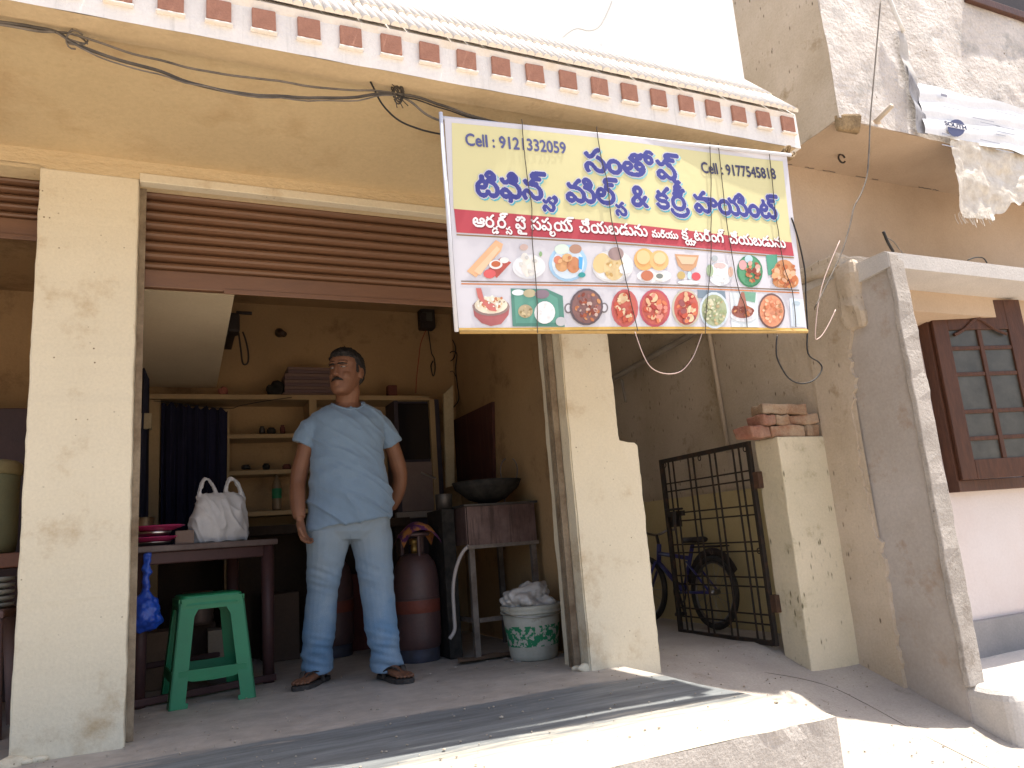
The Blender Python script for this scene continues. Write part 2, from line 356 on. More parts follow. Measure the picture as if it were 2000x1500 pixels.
# interior
LW, RW, BY = .50, 2.82, 2.2
obj('back_wall', B(-4, 3.0, BY, BY+.15, 0, 2.9), inside, shop)
obj('side_wall', B(RW, 3.0, .26, BY, -.1, 2.9), inside, shop)
obj('partition_wall', B(.34, LW, .30, BY, 0, 2.9), inside, shop)
obj('side_wall', B(-4.2, -4.0, 0, BY, -.9, 2.9), inside, shop)
obj('ceiling', B(-4, 3.0, .3, BY, 2.50, 2.62), inside, shop)
obj('roof_slab', B(-4, 3.306, UY+.2, 5.0, 4.7, 4.85), cementL, shop)
obj('rear_wall', B(-4, 3.306, 5.0, 5.2, -.9, 4.85), cementL, shop)
obj('alley_wall', B(3.0, 3.05, .27, 5.0, -.9, 2.6), oldyel, shop)
# stair slab seen inside the bay
bm = NB(); prism(bm, [(.505, .45, 1.96), (.505, 2.19, 1.86), (.505, 2.19, 1.98), (.505, .45, 2.1)], (.52, 0, 0)); 
for v in bm.verts: v.co.x += .0
obj('stair_soffit', bm, mat('pale soffit', (.66, .56, .40), .9, (.58, .48, .33), 2, grain=.06, bump=.2), shop)
# ------------------------------------------------------------------ roller shutters
def shutter(x0, x1, ztop, zbot, nsl):
    sh = thing('roller_shutter', '', '', ((x0+x1)/2, .13, zbot)); del sh['label'], sh['category']; sh.parent = shop
    h = (ztop-zbot-.085)/nsl
    prof = [(.016, 0), (.002, .12), (-.010, .30), (-.014, .5), (-.010, .70), (.002, .88), (.016, 1.0), (.022, 1.0), (.022, 0)]
    bm = NB(); prism(bm, [(x0, .13+a, b*h*.985) for a, b in prof], (x1-x0, 0, 0)); bmesh.ops.recalc_face_normals(bm, faces=bm.faces)
    me = bpy.data.meshes.new('slat'); bm.to_mesh(me); bm.free(); me.materials.append(shutM); me.transform(Matrix.Translation((-(x0+x1)/2, -.13, 0)))
    for k in range(nsl):
        o = link('slat', me, None, sh); o.location = (0, random.uniform(-.001, .001), .085+k*h); o.rotation_euler = (0, random.uniform(-.0012, .0012), 0)
    obj('bottom_rail', B(x0, x1, .112, .15, zbot, zbot+.084, .005), shutM, sh)
    obj('rail_lip', B(x0+.35, x1, .106, .118, zbot-.012, zbot+.012, .003), shutM, sh)
    return sh
shutter(.607, 2.66, ZL+.02, 1.865, 8)
shutter(-2.2, .235, ZL+.05, 2.05, 6)
gm = mat('shutter guide', (.30, .24, .17), .7, (.16, .11, .07), 9, grain=.2, bump=.3)
for (x0, x1) in ((2.60, 2.626), (2.66, 2.69)):
    obj('shutter_guide', B(x0-.018, x0+.016, .085, .10, 0, ZL), gm, shop); 
obj('shutter_guide', B(2.60, 2.70, .165, .18, 0, ZL), gm, shop)
obj('shutter_guide', B(.604, .63, .09, .105, 0, ZL), gm, shop)
obj('door_jamb', B(2.70, 2.83, .18, .27, -.02, ZL), cream, shop)
# ------------------------------------------------------------------ neighbour house
nb = thing('neighbour_house', 'weathered neighbouring house with whitewashed balcony parapet and pink wall', 'house', (4.4, 0, -.2))
X0 = 4.4
obj('side_wall', gridwall((X0, -.27, -.7), (0, 7, 0), (0, 0, 2.79), 60, 40, lambda p, u, v: (.008*noise.noise(p*3), 0, 0)), oldwall, nb)
obj('side_wall', gridwall((X0, .06, 2.06), (0, 6.6, 0), (0, 0, .96), 60, 10, lambda p, u, v: (.008*noise.noise(p*3), 0, 0)), oldwall, nb)
# grey cement end of the side wall, its broken edge against the old plaster
edge = [(at(u, v, 'x', X0).y, at(u, v, 'x', X0).z) for u, v in [(1640, 540), (1650, 600), (1660, 650), (1655, 700), (1672, 760), (1660, 800), (1680, 870), (1676, 910), (1690, 950), (1700, 1020), (1720, 1080), (1735, 1150), (1740, 1200), (1750, 1260), (1762, 1330)]]
bm = NB(); pts = [(X0+.012, -.62, -.9), (X0+.012, -.62, 2.09), (X0+.012, edge[0][0], 2.09)] + [(X0+.012, y+.03*noise.noise(Vector((0, z*9, 3))), z) for y, z in edge] + [(X0+.012, edge[-1][0], -.9)]
prism(bm, pts, (.10, 0, 0)); obj('end_wall', bm, cement, nb)
obj('wall_core', B(X0+.03, X0+.11, -.6, .1, -.9, 2.05), oldwall, nb)
bm = NB(); a = [(X0-.012, y+.035*noise.noise(Vector((0, z*13, 1)))-.015, z) for y, z in edge]
dense = []
for p, q in zip(a, a[1:]):
    for k in range(6):
        t = k/6; z = p[2]+(q[2]-p[2])*t; dense.append((X0-.014, p[1]+(q[1]-p[1])*t+.03*noise.noise(Vector((4, z*22, 1))), z))
prism(bm, [(X0-.014, .0, 2.04), (X0-.014, .02, -.5)]+[(X0-.014, dense[-1][1], -.5)]+dense[::-1], (.04, 0, 0)); obj('plaster_coat', bm, oldwall, nb)
bm = NB(); box(bm, X0-.004, X0+.118, -.655, -.622, -.24, 2.07, .006)
bmesh.ops.subdivide_edges(bm, edges=[e for e in bm.edges if e.calc_length() > 1], cuts=40); rough_edges(bm, .008, 9); obj('end_wall_face', bm, mat('weathered cement', (.46, .42, .38), .93, (.36, .325, .29), 3.5, (.38, .62), .18, 90, ((.2, .17, .14), 30, .2), .7, 60, stain=((.27, .235, .2), 5, .56, .68)), nb)
# old beam over the wall, and a flat dark patch painted as a shaded recess
bm = B(X0-.04, X0+.3, -.34, .05, 2.09, 2.19, .02); bmesh.ops.subdivide_edges(bm, edges=bm.edges[:], cuts=5, use_grid_fill=True); rough_edges(bm, .025, 9); obj('old_beam', bm, oldwall, nb)
obj('painted_recess_shade', B(X0-.006, X0+.01, -.26, -.01, 1.94, 2.06), dark, nb)
bm = B(X0-.03, X0+.2, -.44, -.28, 1.70, 2.12, .03); bmesh.ops.subdivide_edges(bm, edges=bm.edges[:], cuts=5, use_grid_fill=True); rough_edges(bm, .03, 8, seed=4); obj('broken_plaster', bm, oldwall, nb)
# recessed upper wall under the balcony, balcony slab and parapet
obj('recessed_wall', gridwall((X0, .06, 1.9), (5, 0, 0), (0, 0, 1.1), 50, 12, lambda p, u, v: (0, .006*noise.noise(p*3), 0)), soffM, nb)
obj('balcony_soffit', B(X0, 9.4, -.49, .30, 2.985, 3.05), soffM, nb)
for i in range(14):
    if random.random() < .25: continue
    x_ = X0+.1+i*.16; bm = tube(NB(), [(x_+k*.02, .045+.006*noise.noise(Vector((x_*7+k, 0, 0))), 2.985) for k in range(random.randint(3, 8))], .0035, 5); obj('soffit_crack', bm, mat('crack', None), nb)
obj('balcony_parapet', gridwall((X0-.006, -.5, 2.985), (5, 0, 0), (0, 0, 3.2), 110, 76, lambda p, u, v: (0, .014*noise.noise(p*2.2)+.006*noise.noise(p*9), (.02*noise.noise(p*5) if v == 0 else 0))), parapet, nb)  # carried up out of view to block sun from the shop pillar
obj('balcony_side', gridwall((X0, -.5, 2.985), (0, 6.6, 0), (0, 0, 3.2), 80, 50, lambda p, u, v: (.012*noise.noise(p*2.5), 0, (.03*noise.noise(p*5) if v == 0 else 0))), oldwall, nb)
obj('balcony_core', B(X0+.03, 9.4, -.47, 6.0, 3.03, 6.15), parapet, nb)  # unseen upper part raised with the parapet to block the sun
bm = B(X0-.0, X0+.16, -.51, -.44, 2.93, 3.03, .02); rough_edges(bm, .03, 12); obj('exposed_rubble', bm, mat('exposed rubble', (.34, .24, .13), .95, (.2, .14, .08), 12, grain=.3, bump=1, bs=50), nb)
# window over the balcony rail (only its sill shows)
p = at(1890, 0, 'y', -.5); obj('upper_window_sill', B(p.x-.05, 8, -.535, -.50, p.z-.035, p.z+.03, .006), wood, nb)
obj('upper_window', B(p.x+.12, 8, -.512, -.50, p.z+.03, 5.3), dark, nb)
# pink wall, plinth, window, slab over it
obj('pink_wall', gridwall((X0+.11, -.2, -.26), (5, 0, 0), (0, 0, 2.3), 60, 30, lambda p, u, v: (0, .004*noise.noise(p*3), 0)), pinkw, nb)
bm = B(X0+.11, 9.4, -.24, -.195, -.26, -.03, .006); obj('plinth_band', bm, mat('wet grey cement', (.22, .21, .205), .85, (.30, .28, .27), 2, grain=.1), nb)
bm = NB(); prism(bm, [(X0-.01, -.65, 2.075), (X0-.01, -.65, 1.985), (X0-.01, .06, 1.93), (X0-.01, .06, 2.10)], (5, 0, 0)); rough_edges(bm, .006, 5); obj('window_slab', bm, cementL, nb)
bm = NB(); prism(bm, [(4.62, -.40, 1.99), (4.62, -.40, 1.83), (4.62, -.18, 1.80), (4.62, -.18, 1.99)], (4.5, 0, 0)); obj('slab_beam', bm, soffM, nb)
win = thing('window', '', '', (5.55, -.2, .8)); del win['label'], win['category']; win.parent = nb; win.location = Vector((5.55, -.2, .8))-nb.location
def wpart(name, *a, m=wood, **k): return obj(name, B(*a, **k), m, win)
wpart('frame', 5.14, 5.19, -.27, -.19, .79, 1.95, bev=.004); wpart('frame', 5.88, 6.0, -.27, -.19, .79, 1.95, bev=.004)
wpart('frame', 5.14, 6.18, -.275, -.19, .73, .80, bev=.004); wpart('frame', 5.14, 6.18, -.27, -.19, 1.92, 1.99, bev=.004)
wpart('painted_dark_sheet', 5.19, 5.88, -.195, -.19, .8, 1.92, m=dark)  # dark sheet painted for the unlit room behind the leaf
wpart('frame', 6.08, 6.16, -.30, -.19, .79, 1.95, bev=.004); wpart('painted_dark_sheet', 6.0, 6.08, -.195, -.19, .8, 1.92, m=dark)  # second dark sheet painted for the unlit gap beside the frame
# open casement, hinged on its left stile, swung out a few degrees
lf = bpy.data.objects.new('casement', None); COL.objects.link(lf); lf.parent = win; lf.location = Vector((5.16, -.28, 0))-Vector((5.55, -.2, .8))
Wd, Z0, Z1 = .70, .80, 1.95
def lpart(name, x0, x1, z0, z1, y0=-.018, y1=.018, m=wood, bev=.004):
    bm = B(x0, x1, y0, y1, z0, z1, bev); o = obj(name, bm, m, win, local=True)
    o.matrix_parent_inverse = Matrix.Identity(4); o.location = lf.location; o.rotation_euler = (0, 0, R(-12)); return o
lpart('stile', 0, .11, Z0, Z1); lpart('stile', Wd-.13, Wd, Z0, Z1); lpart('rail', .11, Wd-.13, Z0, Z0+.12); lpart('rail', .11, Wd-.13, Z1-.20, Z1)
xm = (.11+Wd-.13)/2
lpart('muntin', xm-.016, xm+.016, Z0+.12, Z1-.20)
for zz in (.18+Z0+.07, .18+Z0+.24, Z0+.66, Z0+.83): lpart('muntin', .11, xm-.016, zz-.013, zz+.013, -.014, .014); lpart('muntin', xm+.016, Wd-.13, zz-.013, zz+.013, -.014, .014)
for (a_, b_) in ((.11, xm-.016), (xm+.016, Wd-.13)):
    zs = [Z0+.107, Z0+.25, Z0+.42, Z0+.66, Z0+.83, Z1-.187]
    for z_, y_ in zip(zs, zs[1:]): lpart('pane', a_, b_, z_+.013, y_-.013, -.004, .004, glassM, 0)
for s in (-1, 1):   # arched trim in the head of the leaf
    pts = smooth_path([(xm+s*.20, -.022, Z1-.235), (xm+s*.12, -.022, Z1-.20), (xm+s*.05, -.022, Z1-.15), (xm, -.022, Z1-.12)], 4)
    bm = tube(NB(), pts, .011, 6); o = obj('arch_trim', bm, wood, win, local=True); o.location = lf.location; o.rotation_euler = (0, 0, R(-12))
bpy.data.objects.remove(lf)
# spout pipe through the parapet and hook in the soffit
a = at(1715, 235, 'y', -.5); b_ = at(1742, 206, 'y', -.62)
bm = tube(NB(), [Vector((a.x, -.45, a.z-.01)), b_], .016, 12); obj('spout_pipe', bm, mat('old pvc', (.50, .42, .33), .7, bump=.1), nb, True)
hk = at(1643, 303, 'z', 2.98); bm = tube(NB(), [hk+Vector((.03*math.cos(t), .0, -.025+.03*math.sin(t))) for t in np.linspace(.3, 5.6, 14)], .006, 6); obj('ceiling_hook', bm, iron, nb, True)
# ------------------------------------------------------------------ gate pillar, dado, gate, bricks, pipes
gp = NB(); box(gp, 4.02, X0+.01, 0, .2, -.3, 1.13, .008); bmesh.ops.subdivide_edges(gp, edges=[e for e in gp.edges if e.calc_length() > .9], cuts=40); rough_edges(gp, .004, 7)
one('gate_pillar', gp, oldyel, 'stained yellow plaster gate pillar with bricks piled on top', 'pillar')
bm = gridwall((X0-.055, .2, -.25), (0, 5, 0), (0, 0, 1.12), 40, 10, lambda p, u, v: (.004*noise.noise(p*4), 0, 0)); box(bm, X0-.05, X0+.0, .2, 5.2, .8, .868); 
one('dado_wall', bm, ochre, 'low ochre painted wall running along the alley behind the gate', 'wall')
gate = thing('iron_gate', 'black iron gate of crossed bars standing open into the alley', 'gate', (4.0, .2, -.08))
GZ0, GZ1, GY0, GY1, GX = -.075, 1.135, .215, 1.165, 3.995
def gbar(name, y0, y1, z0, z1, t=.012, dx=0): return obj(name, B(GX-t/2+dx, GX+t/2+dx, y0, y1, z0, z1, .001, 1), iron, gate)
gbar('frame_bar', GY0, GY0+.028, GZ0, GZ1, .028); gbar('frame_bar', GY1-.028, GY1, GZ0, GZ1, .028)
gbar('frame_bar', GY0+.028, GY1-.028, GZ1-.028, GZ1, .028); gbar('frame_bar', GY0+.028, GY1-.028, GZ0, GZ0+.028, .028)
W_ = GY1-GY0
for k in range(4):
    c = GY0+W_*(k+.55)/4.1
    for d in (-.028, .028): gbar('upright_bar', c+d-.005, c+d+.005, GZ0+.028, GZ1-.028, .010, -.005)
H_ = GZ1-GZ0
for f in (.12, .30, .475, .655, .83):
    for d in (-.028, .028): z = GZ0+H_*f+d; gbar('cross_bar', GY0+.028, GY1-.028, z-.005, z+.005, .010, .006)
gbar('latch_plate', GY1-.20, GY1-.03, GZ0+H_*.66, GZ0+H_*.69, .03); gbar('latch_plate', GY1-.16, GY1-.05, GZ0+H_*.60, GZ0+H_*.66, .02)
bm = tube(NB(), [(GX-.02, GY1-.22, GZ0+H_*.70), (GX-.02, GY1-.02, GZ0+H_*.70)], .008, 8); obj('latch_bolt', bm, iron, gate)
bm = tube(NB(), [(GX-.02, GY1-.13, GZ0+H_*.69), (GX-.025, GY1-.12, GZ0+H_*.60), (GX-.025, GY1-.12, GZ0+H_*.55)], [.012, .010, .002], 8); obj('latch_drop', bm, iron, gate)
for f in (.20, .80): obj('hinge', B(GX-.01, 4.03, .17, .225, GZ0+H_*f-.05, GZ0+H_*f+.05, .003), rust, gate)
for (y, f) in ((.25, .98), (.7, .98), (.7, .47), (.25, .47), (.25, .03), (1.1, .98)):   # small scroll rings welded on
    bm = tube(NB(), [(GX-.012, y+.014*math.cos(t), GZ0+H_*f-.02+.016*math.sin(t)) for t in np.linspace(0, 2*math.pi, 13)[:-1]], .004, 5, closed=True); obj('scroll_ring', bm, iron, gate)
bk = [mat('brick %d' % i, c, .95, c2, 9, (.35, .65), .2, 90, None, .8, 60) for i, (c, c2) in enumerate((((.30, .15, .09), (.40, .30, .21)), ((.26, .11, .075), (.34, .2, .14)), ((.40, .31, .22), (.30, .18, .11))))]
bricks = [('weathered pale brick with a notched end topmost on the gate pillar', 2, [(1487, 800), (1562, 787)], .23),
          ('small dark red brick end in the middle course on the gate pillar', 1, [(1480, 830), (1507, 825)], .10),
          ('short tan brick between two red ones in the middle course', 2, [(1508, 826), (1533, 822)], .09),
          ('orange red brick at the wall side of the middle course', 0, [(1534, 822), (1585, 812)], .2),
          ('bright red brick end overhanging the gate in the bottom course', 1, [(1453, 855), (1498, 849)], .16),
          ('long weathered brick in the middle of the bottom course', 0, [(1499, 850), (1562, 842)], .22),
          ('grey streaked brick beside the wall in the bottom course', 2, [(1563, 842), (1592, 838)], .12)]
rows = [(1.27, 1.335), (1.205, 1.268), (1.205, 1.268), (1.205, 1.268), (1.13, 1.203), (1.13, 1.203), (1.13, 1.203)]
for k, ((lab, mi, (p, q), ln_), (z0, z1)) in enumerate(zip(bricks, rows)):
    yy = .06; a = at(*p, 'y', yy).x; c = at(*q, 'y', yy).x
    bm = B(a+.003, c-.003, yy-.045, yy+.085, z0, z1-.002, .010); bmesh.ops.subdivide_edges(bm, edges=bm.edges[:], cuts=4, use_grid_fill=True); rough_edges(bm, .012, 16, seed=k*5)
    bmesh.ops.rotate(bm, verts=bm.verts, cent=((a+c)/2, yy, z0), matrix=Matrix.Rotation(R((-9, 12, -6, -14, 10, -5, 8)[k]), 3, 'Z') @ Matrix.Rotation(R((2.5, 0, 1, -2, 0, 0, 0)[k]), 3, 'Y'))
    one('brick', bm, bk[mi], lab, 'brick', 'bricks piled on the gate pillar')
pv = mat('grey conduit', (.34, .30, .26), .7, (.26, .22, .18), 8, bump=.1)
a, b_ = at(1352, 652, 'x', 4.34), at(1150, 766, 'x', 4.34); bm = tube(NB(), [a+(a-b_)*.4, a, b_, b_+(b_-a)*.6], .026, 12)
one('waste_pipe', bm, pv, 'grey waste pipe running back along the alley wall under the banner', 'pipe', smooth=True)
p_, q_ = at(1383, 640, 'x', 4.375), at(1421, 870, 'x', 4.375); bm = tube(NB(), [p_+(p_-q_)*.9, p_, q_+Vector((0, 0, -.05))], .017, 10)
one('wall_conduit', bm, mat('painted conduit', (.52, .42, .31), .8, (.44, .35, .26), 6), 'thin upright conduit painted like the alley wall', 'pipe', smooth=True)
bm = tube(NB(), [at(1214, 742, 'x', 4.34), at(1222, 785, 'x', 4.34)], .012, 8); one('pipe_stub', bm, pv, 'short pipe stub hanging below the grey waste pipe', 'pipe')

obj('alley_shade_slab', B(3.04, X0-.01, .45, 5.0, 2.46, 2.6), cementL, shop)  # unseen slab added over the alley to darken its wall
# ------------------------------------------------------------------ banner
TL, TR, BL = at(868, 230, 'y', -.94), at(1541, 302, 'y', -1.04), at(898, 645, 'y', -.94)
ex = (TR-TL).normalized(); nz_ = ex.cross(TL-BL).normalized()
if nz_.y > 0: nz_ = -nz_
ey = nz_.cross(ex)
def bl(u, v):
    d = ray(u, v); t = (TL-CAM).dot(nz_)/d.dot(nz_); p = CAM+d*t-TL
    return Vector((p.dot(ex), p.dot(ey)))
ban = thing('shop_banner', 'yellow and white printed food banner with blue regional lettering hung below the tiled roof', 'banner')
BM = Matrix((ex, ey, nz_)).transposed().to_4x4(); BM.translation = TL; ban.matrix_world = BM
def wave(a, b): return .012*math.sin(a*3.1+b*1.4)+.004*math.sin(b*4-a)
flex = attr_mat('banner print', .55, .15, 9)
def print_mesh(name, polys, layer, parent=ban, inc=0):
    """polys: list of (points2d, colour) laid on the sheet at height layer (m)"""
    V, F, C = [], [], []
    for k, (pts, c) in enumerate(polys):
        i = len(V)
        for p in pts: V.append((p[0], p[1], wave(p[0], p[1])+layer+(min(k, 10)*.0004+(k % 7)*.00006)*inc))
        F.append(list(range(i, len(V)))); C.append(c)
    me = bpy.data.meshes.new(name); me.from_pydata(V, [], F)
    ca = me.color_attributes.new('Col', 'FLOAT_COLOR', 'CORNER')
    buf = []
    for f, c in zip(F, C): buf += [c[0], c[1], c[2], 1]*len(f)
    ca.data.foreach_set('color', buf); me.validate()
    o = link(name, me, flex, parent); return o
q4 = [bl(868, 230), bl(1541, 302), bl(1577, 645), bl(898, 645)]
def quad_grid(c4, nu, nv, col):
    a, b, c, d = c4; out = []
    P = lambda i, j: (a.lerp(b, i/nu)).lerp(d.lerp(c, i/nu), j/nv)
    for i in range(nu):
        for j in range(nv): out.append(([P(i, j+1), P(i+1, j+1), P(i+1, j), P(i, j)], col))
    return out
def sub(c4, t0, t1, s0=0, s1=1):
    a, b, c, d = c4; g = lambda s, t: a.lerp(b, s).lerp(d.lerp(c, s), t)
    return [g(s0, t0), g(s1, t0), g(s1, t1), g(s0, t1)]
WHT = (.60, .59, .63); YEL = (.64, .60, .33); RED = (.46, .07, .09); BLU = (.055, .06, .26)
print_mesh('sheet', quad_grid(q4, 48, 24, WHT), 0)
print_mesh('sheet_back', quad_grid(q4, 24, 12, (.6, .6, .6)), -.004)
tY = lambda u, v: bl(u, v)
print_mesh('yellow_panel', quad_grid([tY(882, 240), tY(1533, 312), tY(1549, 472), tY(887, 406)], 44, 12, YEL), .0008)
print_mesh('red_band', quad_grid([tY(888, 406), tY(1549, 472), tY(1553, 499), tY(893, 452)], 44, 4, RED), .0014)
print_mesh('rule_line', quad_grid([tY(893, 455), tY(1553, 501), tY(1553.3, 503.5), tY(893.3, 457.5)], 44, 1, (.28, .17, .07)), .0008)
print_mesh('rule_line', quad_grid([tY(902, 546), tY(1562, 565), tY(1562.3, 567.5), tY(902.3, 548.5)], 44, 1, (.22, .16, .12)), .0008)
print_mesh('rule_line', quad_grid([tY(902.5, 551), tY(1562.5, 570), tY(1562.7, 572.5), tY(902.7, 553.5)], 44, 1, (.55, .20, .07)), .0008)
print_mesh('bottom_border', quad_grid([tY(898, 639), tY(1576, 641), tY(1577, 645), tY(898, 645)], 44, 1, (.62, .40, .10)), .0008)
for c4, nm in ((sub(q4, 0, 1, -.008, .004), 'side_batten'),):
    a, b, c, d = c4
    bm = tube(NB(), [Vector((a.x, a.y+.02, .0)), Vector((d.x, d.y-.005, .0))], .008, 8); obj('side_batten', bm, mat('white batten', (.62, .64, .70), .6, grain=0, bump=0), ban, True, local=True)
bm = tube(NB(), [Vector((q4[3].x, q4[3].y-.004, -.004)), Vector((q4[2].x, q4[2].y-.004, -.004))], .009, 8); obj('bottom_batten', bm, mat('bamboo batten', (.50, .33, .12), .7, (.40, .25, .09), 8), ban, True, local=True)
bm = tube(NB(), [Vector((q4[0].x-.01, q4[0].y+.002, -.006)), Vector((q4[1].x+.015, q4[1].y+.002, -.006))], .008, 8); obj('top_batten', bm, mat('white batten', None), ban, True, local=True)
# --- lettering: outlines of the bundled letters, filled on a fine grid
GC = {}
def contours(t):
    if t in GC: return GC[t]
    c = bpy.data.curves.new('letters', 'FONT'); c.body = t; c.size = 1; c.fill_mode = 'NONE' if c.dimensions == '2D' else 'FULL'
    c.dimensions = '2D'; c.fill_mode = 'NONE'; c.resolution_u = 5
    o = bpy.data.objects.new('letters', c); COL.objects.link(o); dg = bpy.context.evaluated_depsgraph_get(); dg.update()
    me = bpy.data.meshes.new_from_object(o.evaluated_get(dg)); bpy.data.objects.remove(o)
    nxt = {}; 
    for e in me.edges: nxt.setdefault(e.vertices[0], []).append(e.vertices[1]); nxt.setdefault(e.vertices[1], []).append(e.vertices[0])
    seen = set(); out = []
    for v in range(len(me.vertices)):
        if v in seen or v not in nxt: continue
        lp = [v]; seen.add(v); cur = v
        while True:
            k = [x for x in nxt[cur] if x not in seen]
            if not k: break
            # follow creation order so that the winding is kept
            cur = min(k) if len(lp) == 1 else k[0]; seen.add(cur); lp.append(cur)
        out.append(np.array([me.vertices[i].co[:2] for i in lp]))
    bpy.data.meshes.remove(me); bpy.data.curves.remove(c); GC[t] = out
    return out
MARKS = 'ిీ్ేెైో'
def layout(tokens):
    """tokens: cluster strings; '_x' suffix adds a small consonant x below; '~t' a small word; returns polygons in em units"""
    polys = []; x = 0
    for tk in tokens:
        if tk == ' ': x += .28; continue
        sc = 1.0
        if tk[0] == '~': sc = .62; tk = tk[1:]
        base, _, below = tk.partition('_')
        cs = [c.copy()*sc for c in contours(base)]
        if not cs: continue
        mn = min(c[:, 0].min() for c in cs); mx = max(c[:, 0].max() for c in cs)
        for c in cs: c[:, 0] += x-mn; polys.append(c)
        wd = mx-mn
        for j, ch in enumerate(below):
            if ch == 'ర':      # curved foot stroke under the letter
                t = np.linspace(math.pi*.95, math.pi*2.15, 14); o_ = np.stack([x+wd*.5+wd*.62*np.cos(t), -.02+.22*np.sin(t)], 1); i_ = np.stack([x+wd*.5+(wd*.62-.07)*np.cos(t[::-1]), -.02+.14*np.sin(t[::-1])], 1)
                polys.append(np.concatenate([o_, i_])); continue
            ss = [c.copy()*.58 for c in contours(ch)]; m2 = min(c[:, 0].min() for c in ss); w2 = max(c[:, 0].max() for c in ss)-m2
            for c in ss: c[:, 0] += x-m2+wd-w2*.45; c[:, 1] -= .34; polys.append(c)
            wd = max(wd, wd+w2*.35)
        x += wd+.055*sc
    return polys, x
def raster(polys, x1, cell, pad=.12, y0=-.45, y1=.95):
    """outer strokes are united; a contour of opposite turn lying wholly inside a stroke is its hole"""
    nx = int((x1+2*pad)/cell)+1; ny = int((y1-y0)/cell)+1; xs = -pad+(np.arange(nx)+.5)*cell; ys = y0+(np.arange(ny)+.5)*cell
    def fill(c):
        Mk = np.zeros((ny, nx), bool); a = c; b = np.roll(c, -1, 0); ya, yb = a[:, 1], b[:, 1]
        for j in np.nonzero((ys > ya.min()) & (ys < ya.max()))[0]:
            y = ys[j]; k = np.nonzero(((ya <= y) & (yb > y)) | ((yb <= y) & (ya > y)))[0]
            xc = np.sort(a[k, 0]+(y-ya[k])/(yb[k]-ya[k])*(b[k, 0]-a[k, 0]))
            for q in range(0, len(xc)-1, 2): Mk[j] |= (xs > xc[q]) & (xs <= xc[q+1])
        return Mk
    def inside(p, c):
        a = c; b = np.roll(c, -1, 0); k = ((a[:, 1] <= p[1]) & (b[:, 1] > p[1])) | ((b[:, 1] <= p[1]) & (a[:, 1] > p[1]))
        if not k.any(): return False
        return (np.sum(a[k, 0]+(p[1]-a[k, 1])/(b[k, 1]-a[k, 1])*(b[k, 0]-a[k, 0]) > p[0]) % 2) == 1
    ar = [float(np.sum(c[:, 0]*np.roll(c[:, 1], -1)-np.roll(c[:, 0], -1)*c[:, 1]))/2 for c in polys]
    own = {}
    for i, c in enumerate(polys):
        for k, d in enumerate(polys):
            if k != i and ar[i]*ar[k] < 0 and abs(ar[k]) > abs(ar[i]) and all(inside(p, d) for p in c[::max(1, len(c)//8)]): own[i] = k; break
    M_ = np.zeros((ny, nx), bool)
    for i, c in enumerate(polys):
        if i in own: continue
        f = fill(c)
        for k, v in own.items():
            if v == i: f &= ~fill(polys[k])
        M_ |= f
    return M_, -pad, y0
def dil(M_, r):
    out = M_.copy(); h, w_ = M_.shape
    for dy in range(-r, r+1):
        for dx in range(-r, r+1):
            if dx*dx+dy*dy > r*r+.5 or (dx == 0 and dy == 0): continue
            out[max(0, dy):h+min(0, dy), max(0, dx):w_+min(0, dx)] |= M_[max(0, -dy):h+min(0, -dy), max(0, -dx):w_+min(0, -dx)]
    return out
def lettering(name, tokens, left, right, hpx, col, layer, cell=.022, bold=1, outline=None, shadow=None):
    polys, x1 = layout(tokens); M_, ox, oy = raster(polys, x1, cell)
    p0, p1 = bl(*left), bl(*right); ux = (p1-p0)/x1; top = bl(left[0], left[1]-hpx); hh = (top-p0).length; vy = Vector((-ux.y, ux.x)).normalized()*hh/.62
    def runs(Mk, c, lay, sh=(0, 0)):
        pl = []
        for j in range(Mk.shape[0]):
            r_ = np.diff(np.concatenate([[0], Mk[j].astype(int), [0]])); st = np.nonzero(r_ == 1)[0]; en = np.nonzero(r_ == -1)[0]
            pieces = [(q, min(q+14, b)) for a, b in zip(st, en) for q in range(a, b, 14)]
            for a, b in pieces:
                f = lambda i, jj: p0+ux*(ox+(i+sh[0])*cell)+vy*(oy+(jj+sh[1])*cell)
                pl.append(([f(a, j), f(b, j), f(b, j+1), f(a, j+1)], c))
        return pl
    V = []
    Mb = dil(M_, bold) if bold else M_
    def add(nm, Mk, c, lay, sh=(0, 0)):
        me_polys = runs(Mk, c, lay, sh)
        Vv, F = [], []
        for pts, c_ in me_polys:
            i = len(Vv); Vv += [(p.x, p.y, wave(p.x, p.y)+lay) for p in pts]; F.append((i, i+1, i+2, i+3))
        me = bpy.data.meshes.new(nm); me.from_pydata(Vv, [], F); ca = me.color_attributes.new('Col', 'FLOAT_COLOR', 'CORNER'); ca.data.foreach_set('color', [c[0], c[1], c[2], 1]*(4*len(F)))
        return link(nm, me, flex, ban)
    if shadow: add('letter_shadow', dil(Mb, outline[1] if outline else 0), shadow, layer, (2, -2))
    if outline: add('letter_outline', dil(Mb, outline[1]), outline[0], layer+.0005)
    add(name, Mb, col, layer+.001)
lettering('phone_lettering', ['Cell : 9121332059'], (910, 284), (1105, 303), 20, (.10, .11, .26), .0022, .026, 1)
lettering('phone_lettering', ['Cell : 9177545818'], (1373, 336), (1521, 347), 18, (.06, .06, .12), .0022, .026, 1)
lettering('name_lettering', ['స', 'ం', 'తో', 'ష్'], (1142, 336), (1334, 353), 38, BLU, .0022, .017, 2, (WHT, 2), (.25, .55, .60))
lettering('menu_lettering', ['టి', 'ఫి', 'న్_స', ',', ' ', 'మి', 'ల్_స', ' ', '&', ' ', 'క', 'రీ_ర', ' ', 'పా', 'యి', 'ం', 'ట్'], (932, 382), (1531, 426), 39, BLU, .0022, .018, 2, (WHT, 2), (.10, .45, .55))
